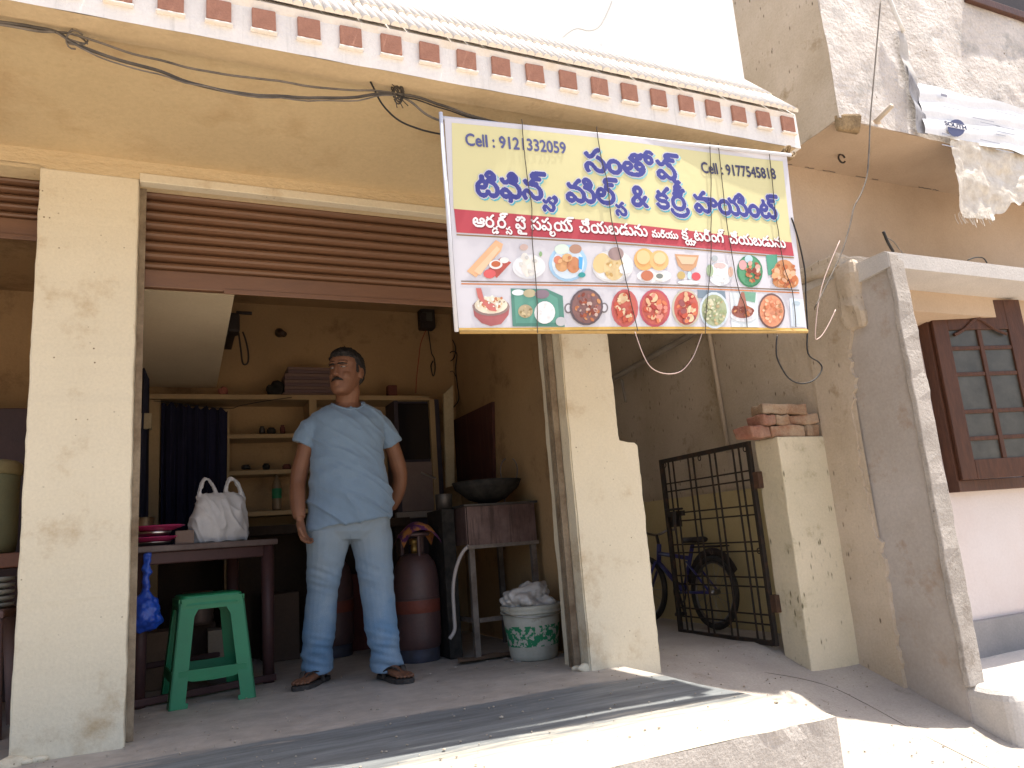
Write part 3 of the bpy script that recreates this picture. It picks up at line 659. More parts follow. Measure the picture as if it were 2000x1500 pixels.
lettering('order_lettering', ['ఆ', 'ర_డ', 'ర్_స', ' ', 'పై', ' ', 'స', 'ప_ల', 'య్', ' ', 'చే', 'య', 'బ', 'డు', 'ను', ' ', '~మ', '~రి', '~యు', ' ', 'క_యా', 'ట', 'రి', 'ం', 'గ్', ' ', 'చే', 'య', 'బ', 'డు', 'ను'], (925, 441), (1538, 483), 21, (.82, .78, .78), .0028, .026, 1, None, (.20, .02, .03))
# --- dish pictures
rnd = random.Random(3)
def ell(cx, cy, rx, ry, n_=18, rot=0): return [(cx+rx*math.cos(2*math.pi*k/n_)*math.cos(rot)-ry*math.sin(2*math.pi*k/n_)*math.sin(rot), cy+rx*math.cos(2*math.pi*k/n_)*math.sin(rot)+ry*math.sin(2*math.pi*k/n_)*math.cos(rot)) for k in range(n_)]
def blobs(cx, cy, rx, ry, n_, cols, s0, s1):
    out = []
    for _ in range(n_):
        a = rnd.uniform(0, 6.28); r_ = math.sqrt(rnd.random()); s_ = rnd.uniform(s0, s1)
        out.append((ell(cx+rx*r_*math.cos(a), cy+ry*r_*math.sin(a), s_, s_*rnd.uniform(.5, .95), 8, rnd.uniform(0, 3)), rnd.choice(cols)))
    return out
def dish(cx, cy, shapes):
    polys = []
    for pts, c in shapes:
        polys.append(([bl(cx+x, cy+y) for x, y in pts][::-1], c))
    print_mesh('dish_picture', polys, .0016, inc=1)
BR = [(.36, .10, .05), (.45, .16, .07), (.22, .06, .04), (.55, .26, .12)]; OR = [(.62, .26, .10), (.70, .36, .18), (.5, .16, .06)]; RC = [(.5, .10, .06), (.62, .2, .1), (.38, .06, .05), (.66, .42, .25)]
GN = [(.10, .28, .10), (.2, .36, .15), (.07, .18, .08)]; RI = [(.80, .78, .70), (.74, .68, .55), (.66, .5, .3)]
PL = (.66, .68, .72)
dish(957, 506, [([(-2, 18), (22, -4), (42, 6), (14, 36)], (.45, .10, .08)), ([(-44, 22), (12, -38), (26, -30), (22, -16), (-26, 34)], (.72, .42, .24)), ([(-30, 22), (14, -26), (20, -20), (-18, 30)], (.78, .52, .34)), (ell(12, 10, 13, 9), (.82, .8, .78)), (ell(12, 9, 9, 6), (.5, .14, .06)), (ell(0, 28, 12, 9), (.62, .12, .12)), (ell(28, 2, 9, 6), (.7, .7, .68))])
dish(1033, 509, [(ell(0, 12, 32, 24), (.72, .74, .76)), (ell(0, 10, 27, 19), (.80, .80, .82)), (ell(-6, 8, 10, 24, rot=-.15), (.78, .76, .70)), (ell(8, 10, 8, 20, rot=.2), (.82, .80, .76)), (ell(-10, -26, 8, 6), (.6, .45, .4)), (ell(22, -12, 3, 5), (.25, .4, .2))]+blobs(0, 10, 22, 16, 6, [(.6, .6, .58), (.84, .83, .8)], 3, 6))
dish(1108, 513, [(ell(0, 2, 37, 36), (.36, .56, .74)), (ell(0, 3, 31, 30), (.66, .76, .84)), (ell(-12, -25, 14, 10), (.62, .74, .64)), (ell(14, -25, 12, 9), (.42, .25, .18)), (ell(-12, 5, 13, 14), (.62, .34, .16)), (ell(10, 6, 13, 16), (.54, .24, .12)), (ell(-2, -8, 10, 8), (.66, .42, .2)), (ell(-20, -4, 8, 8), (.6, .22, .14)), ([(20, -10), (28, -8), (26, 16), (20, 12)], (.10, .38, .7)), (ell(26, 26, 7, 5), (.05, .3, .3))]+blobs(-1, 5, 18, 14, 8, [(.68, .4, .2), (.5, .22, .1)], 3, 5))
dish(1192, 518, [(ell(2, 4, 40, 32), (.70, .70, .70)), (ell(2, 4, 36, 28), (.80, .80, .80)), (ell(-20, -2, 16, 20, rot=.3), (.68, .52, .26)), (ell(4, 8, 20, 24), (.72, .56, .30)), (ell(8, -20, 15, 13), (.36, .26, .25)), (ell(24, 10, 11, 10), (.74, .76, .78))]+blobs(0, 6, 20, 18, 9, [(.5, .32, .12), (.76, .64, .4), (.58, .4, .16)], 2, 4.5))
dish(1270, 519, [(ell(4, 22, 34, 14), (.72, .72, .74)), (ell(-15, -10, 20, 22), (.74, .42, .16)), (ell(14, -8, 19, 20), (.76, .46, .20)), (ell(-17, -14, 13, 14), (.80, .54, .28)), (ell(15, -12, 12, 12), (.80, .56, .32)), (ell(-10, 22, 12, 10), (.5, .18, .1)), (ell(14, 24, 11, 8), (.76, .74, .68)), (ell(14, 23, 7, 5), (.2, .22, .2))])
dish(1341, 524, [([(-26, -26), (22, -24), (16, -2), (4, 8), (-10, 6), (-20, -4)], (.56, .32, .18)), ([(-22, -22), (18, -20), (10, -6), (-12, -6)], (.70, .50, .34)), (ell(-14, 16, 8, 8), (.5, .38, .16)), (ell(2, 16, 4, 8), (.5, .66, .74)), (ell(15, 18, 9, 8), (.62, .1, .12)), (ell(0, 30, 22, 4), (.74, .74, .76))])
dish(1404, 528, [(ell(0, 8, 24, 24), (.70, .73, .76)), (ell(1, 6, 18, 18), (.82, .82, .82)), (ell(0, -8, 12, 6), (.62, .48, .46)), (ell(-20, 2, 7, 12), (.36, .46, .3)), (ell(-10, -22, 6, 6), (.4, .44, .46)), (ell(21, 4, 5, 10), (.66, .44, .34))]+blobs(0, 8, 16, 16, 5, [(.72, .74, .74), (.85, .85, .84)], 3, 6))
dish(1464, 528, [(ell(0, 2, 26, 32), (.06, .22, .11)), (ell(0, 2, 23, 29), (.10, .30, .16)), (ell(-14, -10, 8, 10), (.62, .34, .34)), (ell(-2, -22, 8, 8), (.45, .6, .66))]+blobs(6, 4, 13, 21, 26, BR+[(.62, .36, .3), (.6, .5, .4)], 3, 6))
dish(1531, 530, [([(-34, -32), (-12, -34), (-10, 0), (-30, 8)], (.10, .32, .22)), (ell(2, 2, 22, 26), (.56, .26, .12)), (ell(-4, 20, 18, 12), (.6, .28, .12)), (ell(16, 18, 14, 14), (.56, .24, .1))]+blobs(2, 6, 24, 26, 34, OR+BR[:2]+[(.72, .42, .26)], 3, 8))
dish(960, 600, [([(-36, -6), (36, -2), (34, 14), (20, 32), (0, 36), (-18, 30), (-32, 16)], (.40, .13, .13)), (ell(0, -2, 36, 18), (.30, .22, .20)), (ell(0, -5, 32, 17), (.76, .70, .56))]+blobs(0, -8, 28, 14, 50, RI+[(.5, .2, .1), (.3, .22, .16)], 1.6, 3.6)+[([(-30, -38), (-20, -38), (-14, -16), (6, -6), (10, 8), (-4, 6), (-18, -8), (-26, -20)], (.52, .16, .14))])
dish(1048, 603, [([(-50, -40), (20, -38), (50, -24), (54, 36), (-46, 34)], (.10, .25, .20)), ([(-44, -34), (16, -34), (40, -20), (44, 28), (-40, 28)], (.13, .33, .26)), (ell(-36, -32, 12, 6), (.70, .76, .78)), (ell(-14, -30, 12, 8), (.50, .44, .28)), (ell(10, -28, 14, 9), (.24, .18, .22)), (ell(-22, 5, 14, 13), (.46, .38, .24)), (ell(15, 8, 20, 22), (.78, .77, .78)), (ell(46, 26, 10, 9), (.5, .5, .52))]+blobs(15, 8, 17, 19, 14, [(.82, .81, .82), (.7, .7, .7)], 1.5, 3)+blobs(-22, 5, 11, 10, 14, [(.6, .5, .3), (.3, .24, .12)], 1.5, 3))
dish(1143, 601, [(ell(-34, 2, 8, 10), (.20, .18, .19)), (ell(-34, 2, 5, 7), WHT), (ell(34, 2, 8, 10), (.20, .18, .19)), (ell(34, 2, 5, 7), WHT), (ell(0, 0, 32, 36), (.13, .10, .11)), (ell(0, 0, 28, 32), (.24, .13, .12))]+blobs(0, 0, 25, 28, 46, BR+[(.3, .14, .13), (.2, .12, .13), (.55, .4, .34)], 2.5, 5.5))
for cx, rx, cols, rim in ((1217, 25, RC+[(.7, .55, .36)], (.50, .13, .13)), (1275, 29, RC+[(.66, .26, .2)], (.46, .10, .13)), (1336, 27, RC+[(.3, .1, .1)], (.52, .48, .38))):
    dish(cx, 604, [(ell(0, 0, rx+1, 37), rim), (ell(0, 0, rx-3, 33), (.52, .13, .10))]+blobs(0, 0, rx-7, 27, 34, cols, 3, 7)+([(ell(10, 4, 8, 9), (.68, .56, .36)), (ell(6, 20, 8, 8), (.66, .54, .34))] if cx == 1336 else [(ell(-4, -20, 9, 9), (.66, .5, .3))]))
dish(1391, 606, [([(-32, -38), (22, -36), (24, -20), (-32, -22)], (.2, .26, .32)), (ell(0, 2, 29, 36), (.58, .66, .72)), (ell(0, 2, 25, 31), (.38, .42, .26))]+blobs(0, 2, 22, 28, 60, [(.46, .48, .28), (.3, .36, .2), (.6, .58, .42), (.5, .4, .22)], 2, 4.5))
dish(1449, 606, [([(-26, -34), (28, -32), (30, 34), (-24, 34)], (.66, .72, .74)), ([(-2, -36), (26, -34), (24, -14), (4, -18)], (.18, .36, .26)), (ell(0, 12, 26, 12), (.72, .72, .74)), (ell(-2, 4, 22, 13), (.34, .13, .10)), ([(-12, -6), (-4, -34), (2, -34), (8, -4)], (.36, .15, .11))]+blobs(-2, 2, 20, 12, 26, BR+[(.45, .22, .18)], 2, 5))
dish(1506, 608, [(ell(0, 0, 27, 35, 24), (.17, .10, .09)), (ell(0, 0, 24, 31, 24), (.66, .28, .16))]+blobs(0, 0, 20, 26, 30, [(.70, .34, .2), (.56, .2, .1), (.74, .46, .3), (.4, .2, .1)], 2, 5))
dish(1554, 612, [([(-12, -30), (16, -28), (20, 26), (-10, 26)], (.66, .73, .80)), ([(-6, -20), (8, -20), (10, 22), (-4, 22)], (.58, .66, .72)), (ell(2, -20, 8, 4), (.42, .52, .58))])
# --- strings tied round the banner
tw = mat('dark twine', (.07, .06, .05), .9, grain=0, bump=0)
def bstring(px, off=.010, r=.0019):
    P = smooth_path([Vector((*bl(*p), wave(*bl(*p))+off)) for p in px], 4); P = [p+Vector((.003*noise.noise(p*30), 0, 0)) for p in P]
    obj('tie_string', tube(NB(), P, r, 5), tw, ban, local=True)
bstring([(1016, 238), (1020, 290), (1026, 340), (1036, 410), (1038, 480), (1046, 560), (1048, 652)])
bstring([(1161, 252), (1170, 310), (1182, 360), (1190, 430), (1206, 500), (1222, 570), (1240, 650)])
bstring([(1387, 278), (1388, 360), (1386, 450), (1383, 530), (1374, 600), (1370, 655)])
bstring([(1403, 280), (1410, 350), (1416, 420), (1424, 480), (1436, 560), (1450, 600), (1454, 642)])
bstring([(1504, 293), (1512, 380), (1520, 450), (1530, 520), (1546, 570), (1552, 640)])
def wire(name, px, ax, val, r, m, label, cat='wire', k=5, group=None, jit=.0):
    P = smooth_path([at(*p[:2], ax, val+(p[2] if len(p) > 2 else 0)) for p in px], k)
    if jit: P = [p+noise.noise_vector(p*9)*jit for p in P]
    return one(name, tube(NB(), P, r, 6), m, label, cat, group, True)
pale = mat('pale thread', (.55, .42, .38), .8, grain=0, bump=0)
wire('thread_loop', [(1240, 648), (1255, 690), (1272, 718), (1300, 730), (1330, 725), (1352, 700), (1364, 672), (1372, 648)], 'y', -1.0, .0018, pale, 'pale pink thread hanging in a loop below the banner', 'thread')
wire('hanging_wire', [(1546, 425), (1560, 470), (1572, 530), (1574, 580), (1577, 640), (1578, 690), (1600, 708), (1605, 722), (1590, 742), (1565, 749), (1540, 738), (1520, 705), (1516, 680), (1518, 655)], 'y', -1.03, .0035, cable, 'black wire curling in a loop under the banner corner by the old wall')
wire('hanging_wire', [(1720, 0), (1714, 70), (1707, 150), (1700, 230), (1697, 300), (1693, 345), (1682, 378), (1668, 405), (1660, 440), (1645, 490), (1620, 545), (1592, 600)], 'y', -.56, .0045, cableG, 'thin grey wire hanging down over the balcony edge')
wire('hanging_wire', [(1196, 0), (1186, 25), (1170, 52), (1150, 60), (1125, 56), (1100, 72), (1085, 92), (1072, 106)], 'y', -.70, .003, mat('white wire', (.45, .44, .42), .7, grain=0, bump=0), 'thin pale wire lying against the white wall above the roof tiles')
CY = -.88
wire('overhead_cable', [(-420, -60), (-200, 0), (-40, 36), (0, 45), (60, 52), (110, 62), (150, 88), (220, 112), (300, 136), (370, 160), (430, 176), (520, 187), (620, 191), (700, 189), (775, 183), (830, 196), (890, 216), (940, 230), (985, 243)], 'y', CY, .0062, mat('old black cable', (.06, .052, .045), .7, (.14, .12, .1), 9, grain=.1, bump=0), 'thick black service cable sagging under the eaves', 'cable', jit=.006)
wire('overhead_cable', [(-420, -45), (-200, 10), (-40, 42), (0, 50), (70, 60), (130, 64), (190, 82), (260, 104), (330, 122), (420, 142), (520, 156), (640, 172), (770, 181)], 'y', CY, .0045, cableG, 'weathered grey cable running above the black cable under the eaves', 'cable', jit=.006)
wire('overhead_cable', [(720, 150), (730, 172), (748, 205), (780, 234), (820, 252), (866, 262)], 'y', CY, .004, cable, 'black cable dropping from the cable knot to the top corner of the banner', 'cable', jit=.004)
wire('overhead_cable', [(775, 183), (800, 198), (830, 222), (866, 238)], 'y', CY, .005, cableG, 'pale rope tying the cable knot to the banner corner', 'rope', jit=.004)
wire('overhead_cable', [(110, 62), (160, 96), (230, 122), (310, 147), (400, 170), (480, 186), (600, 196), (700, 195), (772, 186)], 'y', CY-.01, .003, cableG, 'thin pale wire wound along the thick black cable under the eaves', 'wire', jit=.012)
wire('overhead_cable', [(778, 186), (840, 205), (900, 224), (960, 236)], 'y', CY-.01, .003, cable, 'thin black wire running from the cable knot behind the banner top', 'wire', jit=.008)
kn = NB()
for q in range(5):
    c = at(776, 182, 'y', CY); rr = .02+.005*q
    tube(kn, [c+Vector((rr*math.cos(t)*.6, .01*math.sin(t*2+q), rr*math.sin(t))) for t in np.linspace(q, q+5.2, 16)], .003, 5)
for ang in (1.2, 1.7, 2.2, 4.3, 4.7, 5.1): tube(kn, smooth_path([c, c+Vector((.03*math.cos(ang), -.01, .03*math.sin(ang))), c+Vector((.06*math.cos(ang+.3), -.01, .07*math.sin(ang+.3)))], 3), .002, 4)
one('cable_knot', kn, tw, 'tangle of wire ends knotted on the cables above the banner', 'wire tangle')
kn = NB(); c = at(1538, 300, 'y', -1.0)
for q in range(5): tube(kn, [c+Vector((.035*math.cos(t)*(1-.1*q), .02*math.sin(t*1.7+q), .03*math.sin(t))) for t in np.linspace(q, q+5.5, 16)], .004, 5)
one('rope_knot', kn, mat('jute', (.30, .22, .13), .95, grain=.2), 'knotted rope holding the upper wall-side corner of the banner', 'rope')
kn = NB(); c = at(150, 82, 'y', CY)
for q in range(3): tube(kn, [c+Vector((.03*math.cos(t), .01*math.sin(t*2+q), .025*math.sin(t)+.01*q)) for t in np.linspace(q, q+4.6, 12)], .003, 5)
one('cable_knot', kn, cableG, 'small twist of wire where the two eaves cables part', 'wire tangle')
# wires loose by the old beam
wire('loose_wire', [(1725, 452), (1735, 475), (1745, 492)], 'y', -.6, .008, cable, 'stub of black rod standing on the slab over the window', 'rod')
wire('loose_wire', [(1728, 462), (1745, 472), (1756, 486), (1764, 496)], 'y', -.6, .003, cableG, 'thin bent wire beside the black rod on the slab', 'wire')
wire('loose_wire', [(1890, 508), (1905, 503), (1920, 504), (1928, 514)], 'y', -.6, .004, cable, 'short bent wire lying along the slab over the window', 'wire')
wire('loose_wire', [(1632, 605), (1615, 640), (1600, 660), (1592, 652), (1605, 560), (1640, 470)], 'y', -.45, .003, pale, 'pale thread caught on the broken plaster of the old wall', 'thread')
# ------------------------------------------------------------------ cloth and plastic on the neighbour's balcony
fl = thing('balcony_flex_sheet', 'folded white printed sheet draped along the balcony parapet', 'sheet', at(1800, 262, 'y', -.53))
def px_sheet(c4, y, nu, nv, f): # pixel corners TL TR BR BL
    P = [at(*p, 'y', y) for p in c4]; bm = NB(); g_ = []
    for i in range(nu+1):
        row = []
        for j in range(nv+1):
            s_, t_ = i/nu, j/nv; p = P[0].lerp(P[1], s_).lerp(P[3].lerp(P[2], s_), t_); p = p+Vector(f(p, s_, t_)); row.append(bm.verts.new(p))
        g_.append(row)
    for i in range(nu):
        for j in range(nv): bm.faces.new((g_[i][j], g_[i][j+1], g_[i+1][j+1], g_[i+1][j]))
    return bm
wf = mat('white flex', (.78, .79, .81), .6, (.68, .69, .71), 4, (.45, .7), .05, 60, None, .3, 14)
fold = lambda p, s_, t_: (0, -.012*abs(math.sin(t_*9+s_*3))-.01*math.sin(s_*14)-.02*t_, .006*noise.noise(p*7))
obj('sheet', px_sheet([(1788, 163), (2060, 228), (2060, 320), (1800, 264)], -.525, 60, 18, fold), wf, fl, True)
gs_ = mat('grey print strip', (.36, .36, .38), .7, (.20, .20, .22), 20, (.45, .6), .1, 60, stretch=(1, 1, .3))
obj('printed_strip', px_sheet([(1768, 120), (1790, 165), (1814, 262), (1794, 258)], -.538, 6, 16, lambda p, s_, t_: (0, -.01*math.sin(t_*12), 0)), gs_, fl, True)
obj('printed_strip', px_sheet([(1752, 60), (1764, 62), (1792, 168), (1766, 140)], -.53, 6, 16, lambda p, s_, t_: (0, -.008*math.sin(t_*9), 0)), mat('grey cloth', (.52, .50, .48), .9, (.40, .38, .36), 12), fl, True)
Dk = (.05, .06, .12)
def flat_print(name, px_polys, y, lay):
    V, F, C = [], [], []
    for pts, c in px_polys:
        i = len(V); V += [tuple(at(*p, 'y', y)+Vector((0, lay, 0))-wpos(fl)) for p in pts]; F.append(list(range(i, len(V)))); C += [*c, 1]*len(pts)
    me = bpy.data.meshes.new(name); me.from_pydata(V, [], F); ca = me.color_attributes.new('Col', 'FLOAT_COLOR', 'CORNER'); ca.data.foreach_set('color', C); link(name, me, flex, fl)
flat_print('badge_print', [(ell(1868, 250, 17, 17), (.08, .09, .18))], -.575, 0); flat_print('badge_print', [([(1843, 236), (1890, 246), (1886, 254), (1846, 246)], (.80, .80, .82))], -.576, 0)
lines = []
for k in range(13):
    x0 = rnd.choice((1840, 1900, 1915, 1945)); y0 = 186+rnd.random()*95 + (x0-1840)*.22; ln_ = rnd.uniform(16, 46)
    lines.append(([(x0, y0), (x0+ln_, y0+ln_*.22), (x0+ln_, y0+ln_*.22+1.8), (x0, y0+1.8)], (.36, .37, .42)))
lines += [([(1838, 182), (1850, 185), (1850, 190), (1838, 187)], (.25, .25, .3))]
for q in lines: flat_print('line_print', [q], -.575, .001)
# the word on the badge
P0 = at(1846, 244, 'y', -.577); P1 = at(1889, 254, 'y', -.577); polys, x1 = layout(list('SOUTH')); Mx, ox, oy = raster(polys, x1, .035, y0=-.1, y1=.85); Mx = dil(Mx, 1)
Vv, F = [], []; ux = (P1-P0)/x1; uz = Vector((0, 0, .042))
for j in range(Mx.shape[0]):
    r_ = np.diff(np.concatenate([[0], Mx[j].astype(int), [0]]))
    for a, b in zip(np.nonzero(r_ == 1)[0], np.nonzero(r_ == -1)[0]):
        i = len(Vv); Vv += [tuple(P0+ux*(ox+q*.035)+uz*(oy+(j+d)*.035)-wpos(fl)) for q, d in ((a, 0), (b, 0), (b, 1), (a, 1))]; F.append((i, i+1, i+2, i+3))
me = bpy.data.meshes.new('badge_lettering'); me.from_pydata(Vv, [], F); ca = me.color_attributes.new('Col', 'FLOAT_COLOR', 'CORNER'); ca.data.foreach_set('color', [*Dk, 1]*4*len(F)); link('badge_lettering', me, flex, fl)
pl_m = mat('torn woven plastic', (.66, .61, .53), .45, (.54, .48, .40), 16, (.4, .65), .12, 60, None, .8, 30, trans=.0)
def plf(p, s_, t_): return (.01*noise.noise(p*9), -.03*noise.noise(p*7)-.02*abs(noise.noise(p*16))-.03, .03*noise.noise(Vector((s_*14, 1, 2)))*t_)
o = one('plastic_sheet', px_sheet([(1842, 276), (2060, 318), (2060, 385), (1872, 425)], -.50, 50, 30, lambda p, s_, t_: Vector(plf(p, s_, t_))+Vector((0, 0, -.06*math.sin(min(1, s_*2.2)*math.pi)*t_))), pl_m, 'torn crinkled plastic sacking hanging below the balcony parapet', 'plastic sheet', smooth=True)
fr = NB()
for k in range(16):
    c = at(1868+k*4.2+rnd.uniform(-2, 2), 424+rnd.uniform(-4, 8), 'y', -.54); tube(fr, smooth_path([c+Vector((0, 0, .03)), c, c+Vector((rnd.uniform(-.02, .02), -.01, -.03-.03*rnd.random()))], 3), .0016, 4)
one('sacking_fringe', fr, pl_m, 'frayed fringe of fibres at the torn edge of the plastic sacking', 'fringe')
wire('balcony_pole', [(1735, -10), (1748, 25), (1765, 62)], 'y', -.54, .013, mat('white pvc', (.72, .70, .66), .5, bump=0), 'pale pvc pole end leaning against the balcony parapet', 'pole', 2)
# ------------------------------------------------------------------ the man
man = thing('person', 'man in pale blue t-shirt, faded jeans and sandals standing in the shop opening', 'person', (1.62, .64, 0))
def A3(u, v, Y): return at(u, v, 'y', Y)
skin = mat('skin', (.175, .078, .042), .55, (.14, .06, .032), 12, (.4, .7), .06, 90, None, .15, 120, spec=.4)
hairM = mat('black hair', (.014, .011, .010), .55, (.03, .026, .024), 60, (.45, .7), .2, 150, None, .6, 160)
body = NB()
HC = A3(676, 730, .58); RZ = Matrix.Rotation(R(-40), 3, 'Z') @ Matrix.Rotation(R(-3), 3, 'X')
HS = 1.06
hp = lambda x, y, z: HC + RZ @ Vector((x, y, z))*HS
def hring(z, hw, f, b): return (hp(0, (f+b)/2, z), RZ @ Vector((hw*HS, 0, 0)), RZ @ Vector((0, (b-f)/2*HS, 0)))
loft(body, [hring(*r) for r in [(-.122, .018, -.082, -.045), (-.116, .034, -.096, -.01), (-.10, .047, -.102, .01), (-.075, .058, -.100, .035), (-.045, .065, -.096, .06), (-.015, .069, -.094, .082), (.015, .072, -.091, .093), (.04, .074, -.096, .098), (.065, .072, -.092, .098), (.09, .062, -.076, .088), (.108, .045, -.05, .066), (.118, .02, -.02, .03)]], 24, 2.35)
loft(body, [(hp(0, y, z), RZ @ Vector((w_, 0, 0)), RZ @ Vector((0, d, .3*d))) for z, y, w_, d in ((.028, -.092, .009, .010), (.008, -.100, .011, .014), (-.014, -.108, .014, .016), (-.028, -.109, .019, .017), (-.036, -.100, .014, .010))], 12)
for s_ in (-1, 1):
    loft(body, [(hp(s_*x, y, z), RZ @ Vector((0, .012, 0)), RZ @ Vector((0, 0, h_))) for x, y, z, h_ in ((.012, -.097, .034, .006), (.03, -.094, .037, .008), (.05, -.082, .036, .006))], 8)      # brow ridge
    loft(body, [(hp(s_*(.066+.006*k), .012+.010*k, .0), RZ @ Vector((0, .016+.003*k, 0)), RZ @ Vector((0, .004, .028+.003*k))) for k in (0, 1, 2)], 10)   # ear
    loft(body, [(hp(s_*x, y, -.03), RZ @ Vector((0, .014, 0)), RZ @ Vector((0, 0, .018))) for x, y in ((.036, -.080), (.05, -.07), (.058, -.055))], 8)   # cheekbone
    tube(body, [hp(0, -.101, -.062), hp(s_*.012, -.099, -.063), hp(s_*.024, -.091, -.061)], [.0075, .0065, .004], 8); tube(body, [hp(0, -.101, -.074), hp(s_*.010, -.099, -.074), hp(s_*.02, -.091, -.071)], [.008, .007, .004], 8)
NB_ = A3(679, 800, .62)
tube(body, [hp(0, .02, -.03), hp(0, .022, -.085), HC.lerp(NB_, .8)+Vector((0, .01, 0)), NB_+Vector((0, .0, -.06))], [.058, .062, .064, .085], 18)
def tor(uL, vL, uR, vR, Y, d, dy=0, g=1.0):
    a, b = A3(uL, vL, Y), A3(uR, vR, Y); c = (a+b)/2; return (c+Vector((0, dy, 0)), (b-a)/2*g, Vector((0, d*g, 0)))
TOR = [(600, 1036, 764, 1008, .62, .138, -.005), (601, 1005, 763, 985, .62, .143, -.012), (602, 965, 759, 955, .62, .148, -.018), (605, 925, 750, 918, .61, .140, -.012), (607, 885, 745, 880, .61, .128, -.004), (604, 850, 749, 846, .61, .122, 0), (603, 826, 751, 822, .61, .112, 0), (612, 808, 743, 804, .61, .090, .005), (634, 796, 722, 792, .61, .070, .01), (648, 788, 708, 785, .61, .060, .012)]
loft(body, [tor(*t, g=.84) for t in TOR], 24)
LA = [A3(616, 820, .61), A3(598, 872, .62), A3(583, 932, .63), A3(581, 975, .59), A3(585, 1012, .55)]
RA = [A3(741, 817, .61), A3(764, 868, .64), A3(781, 926, .69), A3(776, 962, .73), A3(764, 992, .77)]
tube(body, smooth_path(LA, 3), [.030, .036, .042]+[.044]*2+[.045, .043, .040]+[.041, .040, .038, .034, .029], 14)
tube(body, smooth_path(RA, 3), [.030, .036, .042]+[.044]*2+[.045, .043, .040]+[.041, .040, .038, .034, .029], 14)
def hand(W, d, s_, curl):
    d = d.normalized(); s_ = (s_-d*s_.dot(d)).normalized(); n_ = d.cross(s_)
    if n_.dot(curl) < 0: n_ = -n_
    loft(body, [(W+d*(-.02), s_*.024, n_*.018), (W+d*.015, s_*.028, n_*.017), (W+d*.045, s_*.038, n_*.016), (W+d*.085, s_*.040, n_*.014)], 12)
    for k, (ln_, off) in enumerate(((.072, -.031), (.082, -.0105), (.076, .0105), (.060, .030))):
        b0 = W+d*.075+s_*off; j1 = b0+d*(ln_*.42)+n_*.006+s_*off*.08; j2 = j1+(d*.72+n_*.7)*(ln_*.34); j3 = j2+(d*.15+n_*.98)*(ln_*.28)
        tube(body, [b0, b0.lerp(j1, .6), j1, j2, j3], [.0093, .0088, .0085, .0078, .006], 8)
    t0 = W+d*.025-s_*.026; t1 = t0+(d*.7-s_*.6+n_*.3).normalized()*.035; t2 = t1+(d*.95+n_*.25).normalized()*.030; t3 = t2+(d*.95+n_*.35).normalized()*.020
    tube(body, [t0, t1, t2, t3], [.013, .0115, .0098, .007], 8)
    return W+d*.05
hand(LA[-1], Vector((.16, -.02, -.98)), Vector((.55, .83, 0)), Vector((1, .0, 0)))
hand(RA[-1], Vector((-.55, .35, -.6)), Vector((.3, .8, .3)), Vector((-1, .2, -.2)))
LL = [A3(641, 1030, .62), A3(636, 1085, .65), A3(630, 1150, .69), A3(624, 1225, .75), A3(620, 1290, .82)]
RL = [A3(722, 1025, .62), A3(728, 1085, .61), A3(737, 1150, .60), A3(746, 1225, .60), A3(753, 1290, .62)]
for P in (LL, RL): tube(body, P, [.075, .07, .052, .045, .038], 14)
def foot(heel, toe, ank, flip):
    heel, toe = Vector(heel), Vector(toe); d = (toe-heel); L_ = d.length; d.normalize(); s_ = Vector((-d.y, d.x, 0))*flip      # s_ points to the little toe
    up_ = Vector((0, 0, 1)); Z = .022
    loft(body, [(heel+d*(L_*f)+s_*o_+up_*(Z+h_), s_*w_, up_*h_) for f, o_, w_, h_ in ((-.0, 0, .022, .022), (.06, 0, .029, .030), (.2, 0, .030, .036), (.4, .003, .033, .032), (.62, .004, .042, .022), (.76, .003, .043, .016), (.82, .002, .036, .012))], 14)
    for k, (f, o_, r_) in enumerate(((.99, -.032, .0125), (1.0, -.010, .0095), (.96, .008, .009), (.92, .023, .0085), (.87, .036, .008))):
        p0 = heel+d*(L_*.74)+s_*o_*.9+up_*(Z+.014); p1 = heel+d*(L_*f)+s_*o_+up_*(Z+r_*.8); tube(body, [p0, p0.lerp(p1, .5)+up_*.004, p1], [r_*1.05, r_, r_*.85], 8)
    tube(body, [ank, heel+d*(L_*.22)+up_*(Z+.05)], [.036, .040], 12)
    sole = NB(); out = []
    for f, w_, o_ in ((-.06, .012, 0), (-.03, .030, 0), (.08, .037, 0), (.3, .036, 0), (.5, .042, .003), (.72, .050, .004), (.9, .046, .002), (1.02, .030, -.004), (1.06, .010, -.008)): out.append((f, w_, o_))
    pts = [heel+d*(L_*f)+s_*(o_+w_) for f, w_, o_ in out]+[heel+d*(L_*f)+s_*(o_-w_) for f, w_, o_ in out[::-1]]
    prism(sole, [p+up_*.001 for p in pts], (0, 0, .021))
    sd_ = obj('sandal', sole, mat('sandal rubber', (.035, .03, .028), .8, (.07, .06, .055), 30, bump=.3), man)
    t_ = heel+d*(L_*.80)+s_*(-.018)+up_*(Z+.006)
    for o2 in (-.047, .049):
        bm = tube(NB(), smooth_path([t_, heel+d*(L_*.66)+s_*(o2*.55)+up_*(Z+.050), heel+d*(L_*.46)+s_*o2*.92+up_*(Z+.032), heel+d*(L_*.40)+s_*o2+up_*(Z-.006)], 4), [(.0035, .012)]*13, 8)
        st = obj('sandal_strap', bm, mat('sandal strap', (.05, .04, .035), .6, grain=.1), man)
foot((1.505, .885, 0), (1.335, .665, 0), LL[-1], 1)
foot((1.765, .68, 0), (1.825, .415, 0), RL[-1], -1)
me = remesh(body, .0038, 3)
me.polygons.foreach_set('use_smooth', [True]*len(me.polygons)); put('body', me, skin, man)
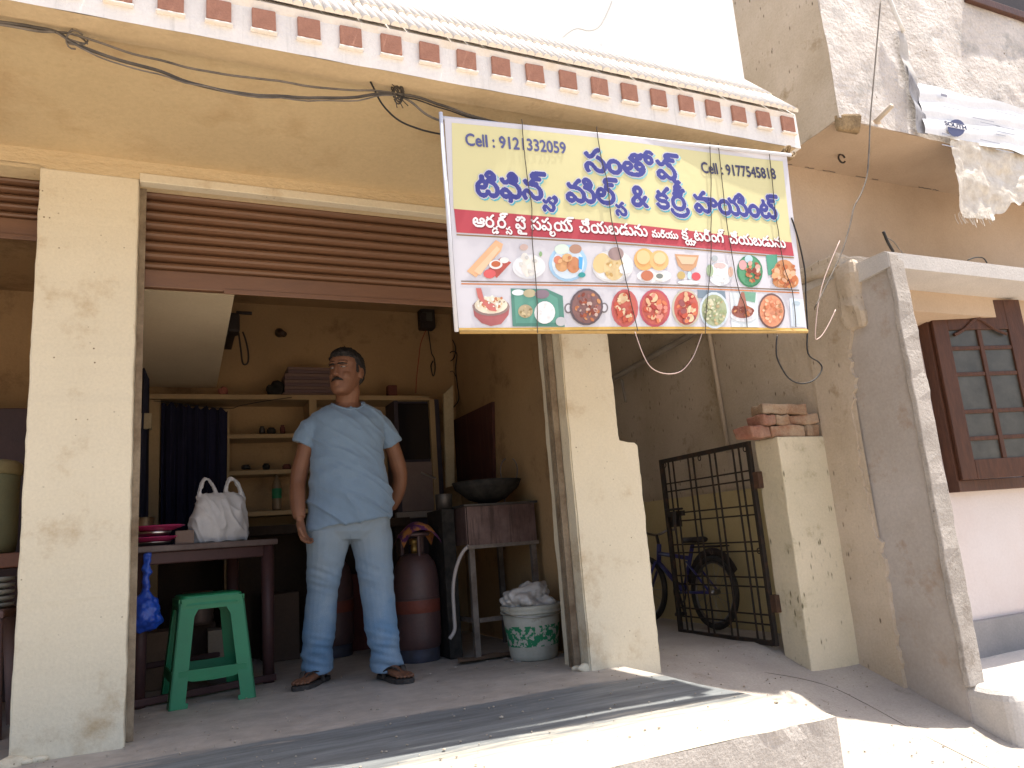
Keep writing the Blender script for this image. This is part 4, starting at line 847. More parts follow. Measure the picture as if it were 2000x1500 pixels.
# hair, brows, moustache, eyes
hb = NB()
loft(hb, [hring(*r) for r in [(-.045, .050, .045, .085), (-.02, .066, .035, .096), (.01, .0755, .004, .104), (.035, .0805, -.034, .108), (.055, .081, -.066, .110), (.072, .0795, -.093, .110), (.092, .072, -.094, .104), (.112, .058, -.078, .088), (.128, .036, -.05, .055), (.135, .012, -.015, .02)]], 26, 2.3)
for s_ in (-1, 1): loft(hb, [(hp(s_*.071, -.014+dy, z), RZ @ Vector((.006, 0, 0)), RZ @ Vector((0, .013, 0))) for z, dy in ((-.005, .004), (.02, .0), (.06, -.01))], 8)
for k in range(60):
    a = random.uniform(-1.4, 1.4); z = random.uniform(.085, .128); r_ = .9*math.sqrt(max(.05, 1-(z/.145)**2))
    p = hp(.072*r_*math.sin(a), -.085*r_*math.cos(a)+.01, z); tube(hb, [p, p+RZ @ Vector((random.uniform(-.01, .01), -.006, .010+random.uniform(0, .008)))], [.006, .003], 5)
me = remesh(hb, .0035, 1, lambda p: .0035*noise.noise(p*150)+.004*noise.noise(p*55)); put('hair', me, hairM, man)
for s_ in (-1, 1):
    obj('eyebrow', loft(NB(), [(hp(s_*x, y, z), RZ @ Vector((0, .004, 0)), RZ @ Vector((0, 0, h_))) for x, y, z, h_ in ((.010, -.104, .0255, .0035), (.022, -.104, .0275, .0048), (.036, -.097, .0285, .0044), (.052, -.083, .025, .002))], 8), hairM, man, True)
    obj('eye', loft(NB(), [(hp(s_*x, y, .012), RZ @ Vector((0, .006, 0)), RZ @ Vector((0, 0, h_))) for x, y, h_ in ((.017, -.087, .001), (.024, -.090, .0048), (.034, -.089, .0052), (.044, -.082, .001))], 8), mat('eye white', (.22, .19, .17), .3, grain=0, bump=0), man, True)
    obj('pupil', loft(NB(), [(hp(s_*.030-.003, -.0945-.001*k, .012), RZ @ Vector((.0048-.002*k, 0, 0)), RZ @ Vector((0, 0, .0052-.002*k))) for k in (0, 1)], 8), dark, man)
    obj('upper_eyelid', loft(NB(), [(hp(s_*x, y, z), RZ @ Vector((0, .005, 0)), RZ @ Vector((0, 0, h_))) for x, y, z, h_ in ((.014, -.088, .0145, .003), (.024, -.0945, .017, .0048), (.035, -.0925, .017, .0048), (.047, -.082, .014, .003))], 8), skin, man, True)
bm = NB(); loft(bm, [(hp(x, y, z), RZ @ Vector((0, .0055, 0)), RZ @ Vector((0, 0, h_))) for x, y, z, h_ in ((-.034, -.087, -.060, .002), (-.024, -.098, -.054, .0055), (-.010, -.105, -.0485, .0068), (0, -.106, -.048, .0055), (.010, -.105, -.0485, .0068), (.024, -.098, -.054, .0055), (.034, -.087, -.060, .002))], 10)
obj('moustache', bm, hairM, man, True)
# clothes
sb = NB()
loft(sb, [tor(*t, g=1.0) for t in TOR], 30, 2.2)
tube(sb, smooth_path([A3(640, 822, .61), A3(608, 838, .615), A3(592, 869, .625)], 4), [.040, .048, .054, .058, .061, .060, .060, .060, .061], 16)
tube(sb, smooth_path([A3(716, 818, .61), A3(748, 836, .625), A3(763, 868, .645)], 4), [.040, .048, .054, .058, .061, .060, .060, .060, .061], 16)
def shirt_disp(p):
    q = p-Vector((1.62, .6, 1.0)); h_ = p.z
    f = .006*noise.noise(Vector((q.x*9+q.z*7, q.y*6, q.z*16-q.x*10)))+.0025*noise.noise(Vector((q.x*20, q.y*9, q.z*30+q.x*22)))
    rg = 1-abs(noise.noise(Vector((q.x*3+3, q.y*2, q.z*13+q.x*9)))); f += .016*rg**6*max(0, min(1, (1.25-h_)*3))
    rg = 1-abs(noise.noise(Vector((q.x*9+q.z*10, 5, q.z*4-q.x*3)))); f += .010*rg**6*max(0, min(1, (h_-1.0)*4))
    f += .008*max(0, noise.noise(Vector((q.x*4+3, 0, q.z*20+q.x*14)))) * max(0, min(1, (1.22-h_)*4))
    f += .012*max(0, noise.noise(Vector((q.x*20+q.z*17, 1, q.z*6)))) * max(0, min(1, (q.x-.02)*9)) * (1 if 1.05 < h_ < 1.3 else .2)
    return f-.001
me = remesh(sb, .0055, 3, shirt_disp)
nc = tor(*TOR[-1])[0]
bmx = bmesh.new(); bmx.from_mesh(me)
def in_neck(p):
    q = p-nc; return (q.x/.080)**2+((q.y+.012)/.078)**2 < 1 and q.z > -.036+.45*(q.y+.05)
bmesh.ops.delete(bmx, geom=[v for v in bmx.verts if in_neck(v.co)], context='VERTS'); bmx.to_mesh(me); bmx.free()
put('t_shirt', me, mat('pale blue cotton', (.17, .245, .335), .95, (.145, .21, .295), 2.4, (.35, .7), .06, 160, None, .25, 220, spec=.1, sheen=.2), man)
def collar_pt(t):
    x, y = .080*math.cos(t), -.012+.078*math.sin(t)
    return nc+Vector((x, y, -.036+.45*(y+.05)))
bvh_z = [collar_pt(t) for t in np.linspace(0, 2*math.pi, 37)[:-1]]
from mathutils.bvhtree import BVHTree
so_ = [o_ for o_ in man.children if o_.name.startswith('t_shirt')][0]
tree = BVHTree.FromPolygons([v.co+wpos(man) for v in so_.data.vertices], [list(p.vertices) for p in so_.data.polygons])
bvh_z = [tree.find_nearest(p)[0] for p in bvh_z]
obj('collar', tube(NB(), bvh_z, .0055, 8, closed=True), MATS['pale blue cotton'], man, True)
jb = NB()
loft(jb, [tor(601, 1003, 762, 998, .62, .125, 0, .97), tor(600, 1020, 763, 1015, .62, .128, 0, .97), tor(600, 1040, 763, 1037, .62, .125, 0, .96), tor(610, 1056, 754, 1054, .62, .105, 0, .9)], 26, 2.3)
def leg(P, R_): tube(jb, smooth_path(P, 4), R_, 20)
def rr(px): return px/2/362
leg([A3(641, 1030, .62), A3(640, 1065, .635), A3(634, 1110, .66), A3(630, 1155, .69), A3(624, 1225, .75), A3(620, 1275, .80), A3(621, 1308, .825)], [rr(80)]*4+[rr(78), rr(75), rr(72), rr(69)]+[rr(67), rr(65), rr(62), rr(60)]+[rr(58), rr(58), rr(59), rr(60)]+[rr(61), rr(61), rr(60), rr(59)]+[rr(58), rr(58), rr(59), rr(61)]+[rr(61)])
leg([A3(722, 1025, .62), A3(727, 1065, .615), A3(732, 1110, .605), A3(737, 1155, .60), A3(745, 1225, .60), A3(752, 1270, .61), A3(755, 1304, .625)], [rr(80)]*4+[rr(78), rr(75), rr(72), rr(69)]+[rr(68), rr(67), rr(66), rr(64)]+[rr(63), rr(62), rr(62), rr(63)]+[rr(63), rr(62), rr(60), rr(58)]+[rr(57), rr(57), rr(59), rr(61)]+[rr(61)])
def jean_disp(p):
    f = .004*noise.noise(Vector((p.x*10, p.y*8, p.z*15)))
    k = max(0, min(1, (.32-p.z)*6)); f += .013*k*noise.noise(Vector((p.x*6, p.y*6, p.z*34+p.x*9)))
    kn_ = math.exp(-((p.z-.52)/.10)**2); f += .007*kn_*noise.noise(Vector((p.x*7+5, p.y*5, p.z*36+p.x*16)))
    kt = math.exp(-((p.z-.80)/.08)**2); f += .006*kt*noise.noise(Vector((p.x*14, p.y*5, p.z*30-p.x*20)))
    return f
me = remesh(jb, .0055, 3, jean_disp)
jm = mat('faded denim', (.14, .25, .40), .95, (.27, .36, .46), 5, (.4, .7), .14, 260, None, .35, 300, spec=.1)
n = jm.node_tree.nodes; L = jm.node_tree.links; b = n['Principled BSDF']; src = b.inputs['Base Color'].links[0].from_socket
tcn = n.new('ShaderNodeTexCoord'); sp = n.new('ShaderNodeSeparateXYZ'); L.new(tcn.outputs['Object'], sp.inputs[0]); nzn = n.new('ShaderNodeTexNoise'); nzn.inputs['Scale'].default_value = 7; L.new(tcn.outputs['Object'], nzn.inputs['Vector'])
ma = n.new('ShaderNodeMath'); ma.operation = 'MULTIPLY_ADD'; L.new(nzn.outputs['Fac'], ma.inputs[0]); ma.inputs[1].default_value = .35; L.new(sp.outputs['Z'], ma.inputs[2])
mr = n.new('ShaderNodeMapRange'); mr.inputs[1].default_value = .40; mr.inputs[2].default_value = 1.05; L.new(ma.outputs[0], mr.inputs[0])
mx = n.new('ShaderNodeMix'); mx.data_type = 'RGBA'; L.new(mr.outputs[0], mx.inputs[0]); L.new(src, mx.inputs[6]); mx.inputs[7].default_value = (.215, .255, .285, 1); L.new(mx.outputs[2], b.inputs['Base Color'])
put('jeans', me, jm, man)
for P0_, P1_ in ((A3(688, 1030, .50), A3(685, 1052, .52)),): obj('fly_seam', tube(NB(), [P0_, P1_], .002, 5), jm, man)
BW = 2.19
# ------------------------------------------------------------------ furniture and goods in the shop
def ribs(bm, *a): pass
# green plastic stool
st = thing('plastic_stool', 'bright green moulded plastic stool in front of the table', 'stool', (.93, .84, 0))
gp_ = mat('green plastic', (.008, .20, .082), .42, (.008, .17, .07), 6, (.4, .7), .05, 60, None, .04, 60, spec=.5)
SZ = .505; rot = Matrix.Rotation(R(6), 3, 'Z')
def SP(x, y, z): return Vector((.925, .845, 0)) + rot @ Vector((x, y, z))
def srect(h, z, o): return [SP(-h, -h, z), SP(h, -h, z), SP(h, h, z), SP(-h, h, z)]
tb, bb = .145, .195          # half widths at seat and foot
def face_leg(ca, cb):
    """one corner leg: an angle of two tapered flanges"""
    bm = NB(); w0, w1, th = .085, .070, .007
    hw = lambda z: bb+(tb-bb)*z/SZ
    for ax in (0, 1):
        pts = []
        for z, w_ in ((0, w1+.012), (.02, w1+.012), (.025, w1), (SZ*.80, w0*.85), (SZ*.93, w0*1.2)):
            h = hw(z); pts.append((h, w_, z))
        A_ = []; Bq = []
        for h, w_, z in pts:
            x0, y0 = ca*h, cb*h
            A_.append((x0, y0, z)); Bq.append((x0-ca*w_, y0, z) if ax == 0 else (x0, y0-cb*w_, z))
        poly = [SP(*p) for p in A_]+[SP(*p) for p in Bq[::-1]]
        nrm = rot @ Vector((0, -cb*th, 0) if ax == 0 else (-ca*th, 0, 0))
        prism(bm, poly, nrm)
    return bm
for ca in (-1, 1):
    for cb in (-1, 1): obj('leg', face_leg(ca, cb), gp_, st)
bm = NB(); loft(bm, [(SP(0, 0, z), rot @ Vector((h, 0, 0)), rot @ Vector((0, h, 0))) for z, h in ((SZ*.93-.012, tb+.010), (SZ-.03, tb+.004), (SZ-.006, tb), (SZ, tb-.008))], 40, 8); obj('seat', bm, gp_, st)
for k in range(4):
    a = R(90*k); h = bb+(tb-bb)*.27; r2 = Matrix.Rotation(a, 3, 'Z'); bm = NB(); zc = .135
    pts = [r2 @ Vector((x, -h, z)) for x, z in ((-h+.03, zc-.004), (-h*.5, zc-.022), (0, zc-.026), (h*.5, zc-.022), (h-.03, zc-.004), (h-.03, zc+.03), (-h+.03, zc+.03))]
    prism(bm, [SP(*p) for p in pts], rot @ (r2 @ Vector((0, .008, 0)))); obj('rung', bm, gp_, st)
    h2 = tb+.006; bm = NB(); pts = [r2 @ Vector((x, -h2, z)) for x, z in ((-h2+.02, SZ*.82), (-h2*.55, SZ*.845), (-h2*.46, SZ*.865), (h2*.46, SZ*.865), (h2*.55, SZ*.845), (h2-.02, SZ*.82), (h2-.01, SZ*.97), (-h2+.01, SZ*.97))]
    prism(bm, [SP(*p) for p in pts], rot @ (r2 @ Vector((0, .007, 0)))); obj('apron', bm, gp_, st)
# brown table
tbm = mat('brown moulded plastic', (.085, .040, .038), .5, (.06, .03, .03), 5, grain=.1, bump=.1)
ta = R(20); TR_ = Matrix.Rotation(ta, 3, 'Z'); TO = Vector((.60, .83, 0))
def TP(x, y, z): return TO + TR_ @ Vector((x, y, z))
tab = thing('table', 'dark brown table with round legs holding bag and plates', 'table', (.9, 1.1, 0))
def tbox(name, x0, x1, y0, y1, z0, z1, m=tbm, bev=.006):
    bm = B(x0, x1, y0, y1, z0, z1, bev); bmesh.ops.transform(bm, matrix=Matrix.Translation(TO) @ TR_.to_4x4(), verts=bm.verts); return obj(name, bm, m, tab)
TLn = .68
tbox('top', -.03, TLn+.04, -.05, .50, .725, .757, mat('worn table top', (.16, .12, .11), .45, (.09, .06, .055), 8, grain=.15))
tbox('apron', .03, TLn-.03, -.02, .0, .665, .725); tbox('apron', .03, TLn-.03, .45, .47, .665, .725); tbox('apron', TLn-.02, TLn+.0, .02, .44, .665, .725)
for x, y in ((.02, 0), (TLn, 0), (.02, .45), (TLn, .45)):
    bm = tube(NB(), [TP(x, y, 0), TP(x, y, .3), TP(x, y, .725)], [.030, .032, .036], 16); obj('leg', bm, tbm, tab, True)
tbox('stretcher', -.03, TLn+.03, -.035, -.008+.0, .01, .045); tbox('stretcher', .05, TLn-.03, .44, .46, .12, .15)
# white carrier bag on the table
bagc = TP(.47, .14, .757)
bg_ = NB()
def bring(z, hx, hy, dx=0): return (bagc+Vector((dx, 0, z*1.08)), TR_ @ Vector((hx*1.06, 0, 0)), TR_ @ Vector((0, hy, 0)))
loft(bg_, [bring(.002, .145, .075), bring(.02, .150, .082), bring(.08, .152, .085), bring(.15, .143, .078), bring(.20, .128, .062), bring(.235, .11, .045), bring(.25, .10, .03)], 36, 2.6)
for sx, y0 in ((-.075, 0), (.07, .0)):
    for q in (-.012, .012):
        P = [bagc+TR_ @ Vector((sx-.045, q, .20)), bagc+TR_ @ Vector((sx-.040, q, .26)), bagc+TR_ @ Vector((sx-.02, q*.6, .315)), bagc+TR_ @ Vector((sx+.01, q*.6, .325)), bagc+TR_ @ Vector((sx+.035, q, .29)), bagc+TR_ @ Vector((sx+.055, q, .23)), bagc+TR_ @ Vector((sx+.06, q, .18))]
        P = [p+Vector((0, 0, (p.z-bagc.z)*.08)) for p in P]
        tube(bg_, smooth_path(P, 4), [(.013, .006)]*25, 8)
me = remesh(bg_, .005, 2, lambda p: .012*noise.noise(Vector((p.x*20, p.y*14, p.z*4)))+.009*(1-abs(noise.noise(Vector((p.x*16+p.z*9, p.y*16, p.z*6-p.x*5)))))**5+.003*noise.noise(p*30)-.004)
me.transform(Matrix.Translation(-bagc)); o = link('carrier_bag', me, mat('white polythene', (.66, .65, .66), .45, (.58, .57, .58), 8, grain=.04, bump=.15, bs=50, spec=.4), None, True); o.location = bagc; tag(o, 'full white plastic carrier bag with two loop handles on the table', 'bag')
# tableware
pk = mat('pink plastic', (.42, .035, .14), .4, (.36, .03, .12), 8, grain=.05, bump=0)
def plate(c, r, m, h=.022): return lathe(NB(), [(r*.55, 0), (r*.62, .003), (r*.95, h*.85), (r, h), (r*.97, h+.003), (r*.9, h*.8), (r*.6, .006), (.001, .006)], c, 32, True, True)
pc = TP(.10, .09, .757)
one('steel_plate', plate(pc+Vector((0, 0, .0)), .10, steel, .018), steel, 'shiny steel plate lying under the pink plates on the table', 'plate', smooth=True)
one('pink_plate', plate(pc+Vector((.0, 0, .021)), .13, pk), pk, 'lower of two pink plastic plates stacked on the table', 'plate', smooth=True)
one('steel_bowl', lathe(NB(), [(.05, 0), (.075, .012), (.08, .03), (.077, .03), (.07, .012), (.001, .006)], pc+Vector((.01, 0, .046)), 28), steel, 'shallow steel bowl between the two pink plates', 'bowl', smooth=True)
one('pink_plate', plate(pc+Vector((.02, .0, .077)), .135, pk), pk, 'upper of two pink plastic plates with a steel tumbler behind it', 'plate', smooth=True)
tp = TP(.13, .30, .757)
one('steel_tumbler', lathe(NB(), [(.038, 0), (.04, .004), (.048, .16), (.046, .16), (.037, .008), (.001, .008)], tp, 24), steel, 'tall steel tumbler standing behind the pink plates', 'tumbler', smooth=True)
nap = B(-.045, .045, -.03, .03, 0, .07, .003); bmesh.ops.translate(nap, verts=nap.verts, vec=TP(.235, .02, .757)); one('napkin_holder', nap, mat('dull tin', (.16, .11, .09), .5, metal=.4, grain=.1), 'small dull tin box between the pink plates and the carrier bag', 'box')
cup = TP(.28, .10, .757); one('steel_cup', lathe(NB(), [(.026, 0), (.03, .07), (.029, .07), (.02, .006)], cup, 20), dsteel, 'small dark steel cup beside the carrier bag', 'cup', smooth=True)
# blue polythene bag hanging on the table corner
bb_ = NB(); c = TP(.02, -.075, .45)
loft(bb_, [(c+Vector((0, 0, z)), Vector((h, 0, 0)), Vector((0, h*.8, 0))) for z, h in ((-.10, .02), (-.085, .05), (-.05, .075), (0, .07), (.05, .045), (.09, .018), (.13, .016), (.20, .022), (.27, .016))], 20)
me = remesh(bb_, .005, 1, lambda p: .012*noise.noise(p*24)+.006*noise.noise(p*50)); me.transform(Matrix.Translation(-c)); o = link('polythene_bag', me, mat('blue polythene', (.010, .045, .33), .3, (.02, .09, .5), 12, grain=.05, bump=.2, spec=.5), None, True); o.location = c; tag(o, 'crumpled blue polythene bag hanging at the table corner by the pillar', 'bag')
# goods under and behind the table
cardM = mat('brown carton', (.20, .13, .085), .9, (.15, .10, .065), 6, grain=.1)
def carton(x0, x1, y0, y1, z0, z1, lab, m=cardM, nm='carton', cat='box'):
    bm = B(x0, x1, y0, y1, z0, z1, .004); rough_edges(bm, .004, 9); return one(nm, bm, m, lab, cat)
carton(.62, .82, 1.35, 1.6, 0, .30, 'brown carton on the floor under the table')
carton(.95, 1.12, 1.45, 1.62, 0, .27, 'small pale carton under the table behind the stool', mat('pale carton', (.30, .24, .18), .9))
one('ribbed_tin', lathe(NB(), [(.085, 0)]+[(.085+.004*(k % 2), .02+.018*k) for k in range(9)]+[(.085, .185), (.08, .19)], (.90, 1.62, .30), 28), mat('dull tin', None), 'ribbed metal tin standing on a carton under the table', 'tin', smooth=True)
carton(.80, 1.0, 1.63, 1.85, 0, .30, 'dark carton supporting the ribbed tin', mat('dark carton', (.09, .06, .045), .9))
one('steel_pot', lathe(NB(), [(.09, 0), (.12, .015), (.125, .10), (.135, .105), (.12, .105), (.11, .02), (.001, .01)], (1.06, 1.25, 0), 28), steel, 'low steel pot on the floor behind the green stool', 'pot', smooth=True)
# dark low counter, added to darken the lower back of the shop
lc = thing('added_dark_counter', 'low dark counter added to darken the back wall behind the gas cylinder', 'counter', (1.75, 1.98, 0))
sm_ = mat('dark counter masonry', (.055, .036, .024), .9, (.03, .02, .015), 3, grain=.2, bump=.4)
obj('slab', B(1.13, 2.28, 1.80, BW, .80, .86, .005), sm_, lc); obj('pier', B(1.13, 1.22, 1.84, BW, 0, .80), sm_, lc); obj('pier', B(2.18, 2.27, 1.84, BW, 0, .80), sm_, lc); obj('back_panel', B(.52, 2.28, 2.15, 2.185, 0, .80), sm_, lc)
carton(1.30, 1.52, 1.86, 2.1, 0, .42, 'brown carton under the added dark counter', mat('dark carton', (.09, .06, .045), .9)); carton(1.86, 2.08, 1.88, 2.1, 0, .5, 'dark red crate added under the counter to darken the back', mat('dark red crate', (.10, .03, .025), .8), 'crate', 'crate')  # dark crate added with the counter to darken the back
carton(.52, .60, 1.25, 2.1, 0, .62, 'dark narrow box added against the partition to darken behind the table', mat('dark carton', None))  # dark box added to darken the space behind the table
# gas cylinders
gcM = mat('maroon cylinder paint', (.085, .042, .040), .5, (.055, .035, .038), 6, (.4, .7), .15, 60, None, .12, 60, spec=.5)
def gas(c, lab, band):
    t = thing('gas_cylinder', lab, 'gas cylinder', c, 'cooking gas cylinders'); c = Vector(c)
    obj('body', lathe(NB(), [(.06, .045), (.11, .055), (.132, .09), (.137, .14), (.137, .44), (.132, .50), (.115, .56), (.085, .60), (.05, .615)], c, 36), gcM, t, True)
    obj('foot_ring', lathe(NB(), [(.118, 0), (.122, .004), (.122, .075), (.116, .075), (.116, .0)], c, 36, False, False), mat('blue grey paint', (.05, .055, .085), .6, (.04, .035, .04), 9), t, True)
    obj('painted_band', lathe(NB(), [(.1375, .275), (.1385, .277), (.1385, .345), (.1375, .347)], c, 36, False, False), mat('red oxide band', (.17, .042, .026), .55, (.13, .04, .03), 9, (.4, .65), .2, 70), t, True)
    obj('weld_seam', lathe(NB(), [(.1370, .352), (.1395, .355), (.1395, .361), (.1370, .364)], c, 36, False, False), gcM, t, True)
    for k in range(3):
        a = 2.1*k+.6; bm = tube(NB(), [c+Vector((.075*math.cos(a), .075*math.sin(a), z)) for z in (.59, .72)], .012, 8); obj('collar_post', bm, gcM, t)
    obj('collar_ring', tube(NB(), [c+Vector((.085*math.cos(a), .085*math.sin(a), .725)) for a in np.linspace(0, 2*math.pi, 25)[:-1]], .012, 8, closed=True), gcM, t, True)
    obj('valve', lathe(NB(), [(.022, .61), (.022, .66), (.014, .665), (.03, .67), (.03, .70), (.01, .705)], c, 16), mat('brass', (.35, .22, .07), .4, metal=.8), t, True)
gas((2.09, 1.09, 0), 'maroon gas cylinder with a red band beside the stove stand', 1)
gas((1.72, 1.78, 0), 'maroon gas cylinder standing at the back behind the man', 1)
bm = gridwall((1.99, .98, .80), (.24, 0, 0), (0, .2, 0), 24, 20, lambda p, u, v: (.01*noise.noise(p*15), .01*noise.noise(p*13+Vector((4, 0, 0))), -.09*(abs(u-.5)*2)**2.2-.05*(abs(v-.5)*2)**2+.012*noise.noise(p*22)))
one('cloth_rag', bm, mat('patterned rag', (.42, .17, .05), .95, (.10, .03, .12), 14, (.45, .55), .1, 60), 'orange and purple rag thrown over the gas cylinder collar', 'cloth', smooth=True)
wire('gas_hose', [(916, 1066), (903, 1080), (891, 1110), (885, 1150), (887, 1200), (888, 1230), (878, 1248)], 'y', .80, .011, mat('pale rubber hose', (.38, .34, .32), .6, grain=.05, bump=0), 'pale rubber gas hose hanging beside the stove stand', 'hose')
# stove stand
ss = thing('stove_stand', 'iron stove stand with a soiled metal apron and angle legs', 'stand', (2.54, 1.05, 0))
angM = mat('grimy angle iron', (.20, .17, .15), .6, (.11, .085, .07), 9, (.4, .65), .2, 60, metal=.3, bump=.2)
for x, y in ((2.335, .80), (2.735, .80), (2.335, 1.32), (2.735, 1.32)):
    bm = NB(); prism(bm, [(x, y, 0), (x+.032, y, 0), (x+.032, y+.004, 0), (x+.004, y+.004, 0), (x+.004, y+.032, 0), (x, y+.032, 0)], (0, 0, .86)); obj('leg', bm, angM, ss)
obj('apron', gridwall((2.33, .792, .635), (.44, 0, 0), (0, 0, .225), 20, 10, lambda p, u, v: (0, .004*noise.noise(p*12), 0)), mat('soiled tin sheet', (.17, .115, .105), .55, (.10, .06, .055), 4, (.38, .62), .15, 40, None, .15, 30, streak=((.07, .045, .04), 40, 3, .48, .62), metal=.25), ss)
obj('side_sheet', B(2.322, 2.328, .80, 1.34, .64, .86), MATS['soiled tin sheet'], ss)
obj('top_plate', B(2.31, 2.79, .78, 1.36, .861, .875, .003), dsteel, ss)
obj('edge_rail', B(2.32, 2.78, .785, .80, .615, .637, .002), angM, ss)
for z in (.20,): obj('cross_rail', B(2.37, 2.74, .80, .82, z, z+.025), angM, ss); obj('cross_rail', B(2.335, 2.355, .83, 1.32, z, z+.025), angM, ss)
soot = mat('black soot', (.011, .010, .0095), .85, (.04, .035, .03), 14, grain=.2, bump=.4)
one('wok', lathe(NB(), [(.04, .02), (.12, .05), (.19, .11), (.215, .16), (.22, .16), (.20, .115), (.12, .06), (.001, .035)], (2.56, 1.02, .862), 40), soot, 'wide soot-black wok sitting on the stove stand', 'wok', smooth=True)
bm = tube(NB(), [at(994+18*math.sin(t)*(.9+.2*math.cos(t)), 925-31*math.cos(t), 'y', 1.0) for t in np.linspace(.35, 2*math.pi-.35, 30)], .005, 6); tube(bm, [at(988, 954, 'y', 1.0), at(985, 985, 'y', 1.0)], .005, 6)
one('wire_ladle_loop', bm, angM, 'bent wire handle loop standing up out of the wok', 'ladle', smooth=True)
carton(2.23, 2.31, .95, 1.25, .875-.875, .86, 'dark sooty burner box beside the stove stand', soot, 'burner_box', 'burner')
one('steel_tin', lathe(NB(), [(.05, 0), (.052, .09), (.05, .095), (.001, .095)], (2.27, 1.02, .86), 20), dsteel, 'small sooty tin on the burner box', 'tin', smooth=True)
# bucket with polythene
bk_ = thing('bucket', 'dirty white paint bucket with worn green print by the pillar', 'bucket', (2.605, .60, 0)); c = Vector((2.605, .60, 0))
wb = mat('dirty white plastic', (.44, .43, .37), .55, (.34, .32, .26), 5, (.4, .7), .08, 60, None, .05, 60, stain=((.22, .18, .12), 9, .60, .72))
gb = mat('worn green print', (.44, .43, .37), .55, (.02, .20, .09), 30, (.47, .50), .05, 60, None, .05, 60)
obj('body', lathe(NB(), [(.118, .0), (.130, .004), (.134, .03), (.140, .075)], c, 40, True, False), wb, bk_, True)
obj('printed_band', lathe(NB(), [(.140, .075), (.155, .185)], c, 40, False, False), gb, bk_, True)
obj('body_top', lathe(NB(), [(.155, .185), (.163, .255), (.157, .255), (.134, .10), (.001, .09)], c, 40, False, True), wb, bk_, True)
obj('rim', lathe(NB(), [(.163, .245), (.172, .248), (.173, .258), (.166, .262), (.172, .268), (.173, .285), (.166, .292), (.158, .285), (.158, .255)], c, 40, False, False), wb, bk_, True)
obj('bail_handle', tube(NB(), [c+Vector((.176*math.cos(a), -.176*abs(math.sin(a))*.98, .262-.03*math.sin(a))) for a in np.linspace(0, math.pi, 18)], .003, 6), steel, bk_, True)
pb = NB(); bmesh.ops.create_icosphere(pb, subdivisions=5, radius=.13)
for v in pb.verts:
    q = v.co.copy(); k = 1+.45*noise.noise(q*12)+.30*abs(noise.noise(q*26)); v.co = Vector((q.x*k*1.05, q.y*k*.95, max(-.05, q.z*k*.75)))
bmesh.ops.translate(pb, verts=pb.verts, vec=c+Vector((.0, .0, .30)))
one('crumpled_polythene', pb, mat('clear polythene', (.50, .48, .46), .28, (.38, .36, .34), 14, grain=.05, bump=.4, bs=40, spec=.6), 'crumpled clear polythene bag stuffed into the white bucket', 'plastic bag', smooth=True)
cbm = gridwall((2.20, .70, .012), (.42, .02, 0), (.03, .16, 0), 20, 8, lambda p, u, v: (.02*noise.noise(p*9), .02*noise.noise(p*8+Vector((3, 0, 0))), .008*noise.noise(p*14)+.004)); one('torn_cardboard', cbm, cardM, 'torn flat cardboard lying before the stove stand', 'cardboard')
for k in range(9):
    x, y = random.uniform(1.95, 2.5), random.uniform(.45, .85); bm = gridwall((x, y, .006), (.02+.02*random.random(), .01, 0), (-.005, .018, 0), 3, 3, lambda p, u, v: (0, 0, .006*noise.noise(p*60)+.004)); one('paper_scrap', bm, mat('litter', (.42, .38, .34), .9), 'tiny pale scrap of litter on the shop floor', 'litter', 'scraps of litter on the shop floor')
# ------------------------------------------------------------------ back wall of the shop
sh = thing('wall_shelf_unit', 'built-in plaster shelves with a long top ledge on the back wall', 'shelf', (1.4, BW, 0))
shm = mat('shelf paint', (.40, .28, .15), .85, (.32, .22, .12), 3, grain=.08)
def SH(name, u0, v0, u1, v1, y0, z0=None, th=.03, m=shm):
    a, b = at(u0, v0, 'y', y0), at(u1, v1, 'y', y0); return obj(name, B(a.x, b.x, y0, BW, (a.z+b.z)/2-th, (a.z+b.z)/2, .003), m, sh)
SY = 1.92
SH('ledge', 286, 772, 838, 770, SY, th=.035)
for (u0, v0, u1, v1) in ((440, 848, 640, 846), (440, 918, 640, 916), (440, 998, 640, 996)): SH('shelf', u0, v0, u1, v1, SY+.04)
def post(u, v0, v1, wd):
    a, b = at(u, v0, 'y', SY), at(u, v1, 'y', SY); obj('upright', B(a.x, a.x+wd, SY+.005, BW, 0, a.z-.03), shm, sh)
post(291, 772, 1000, .07); post(604, 772, 1000, .05); post(439, 790, 1000, .03); post(838, 772, 1000, .04)
one('curtain', px_sheet([(315, 788), (444, 800), (440, 1075), (313, 1085)], SY-.03, 60, 24, lambda p, s_, t_: (.004*math.sin(s_*40), .022*math.sin(s_*34+t_*1.5)+.01*math.sin(s_*71), .012*math.sin(s_*50)*(1-t_)**3)), mat('navy curtain cloth', (.016, .016, .040), .95, (.010, .010, .026), 6, grain=.1, bump=.2), 'dark navy curtain hanging across the back shelves', 'curtain', smooth=True)
wire('curtain_string', [(300, 783), (330, 786), (440, 798), (470, 792), (520, 783), (570, 776)], 'y', SY-.035, .0025, cable, 'thin string holding up the navy curtain', 'string')
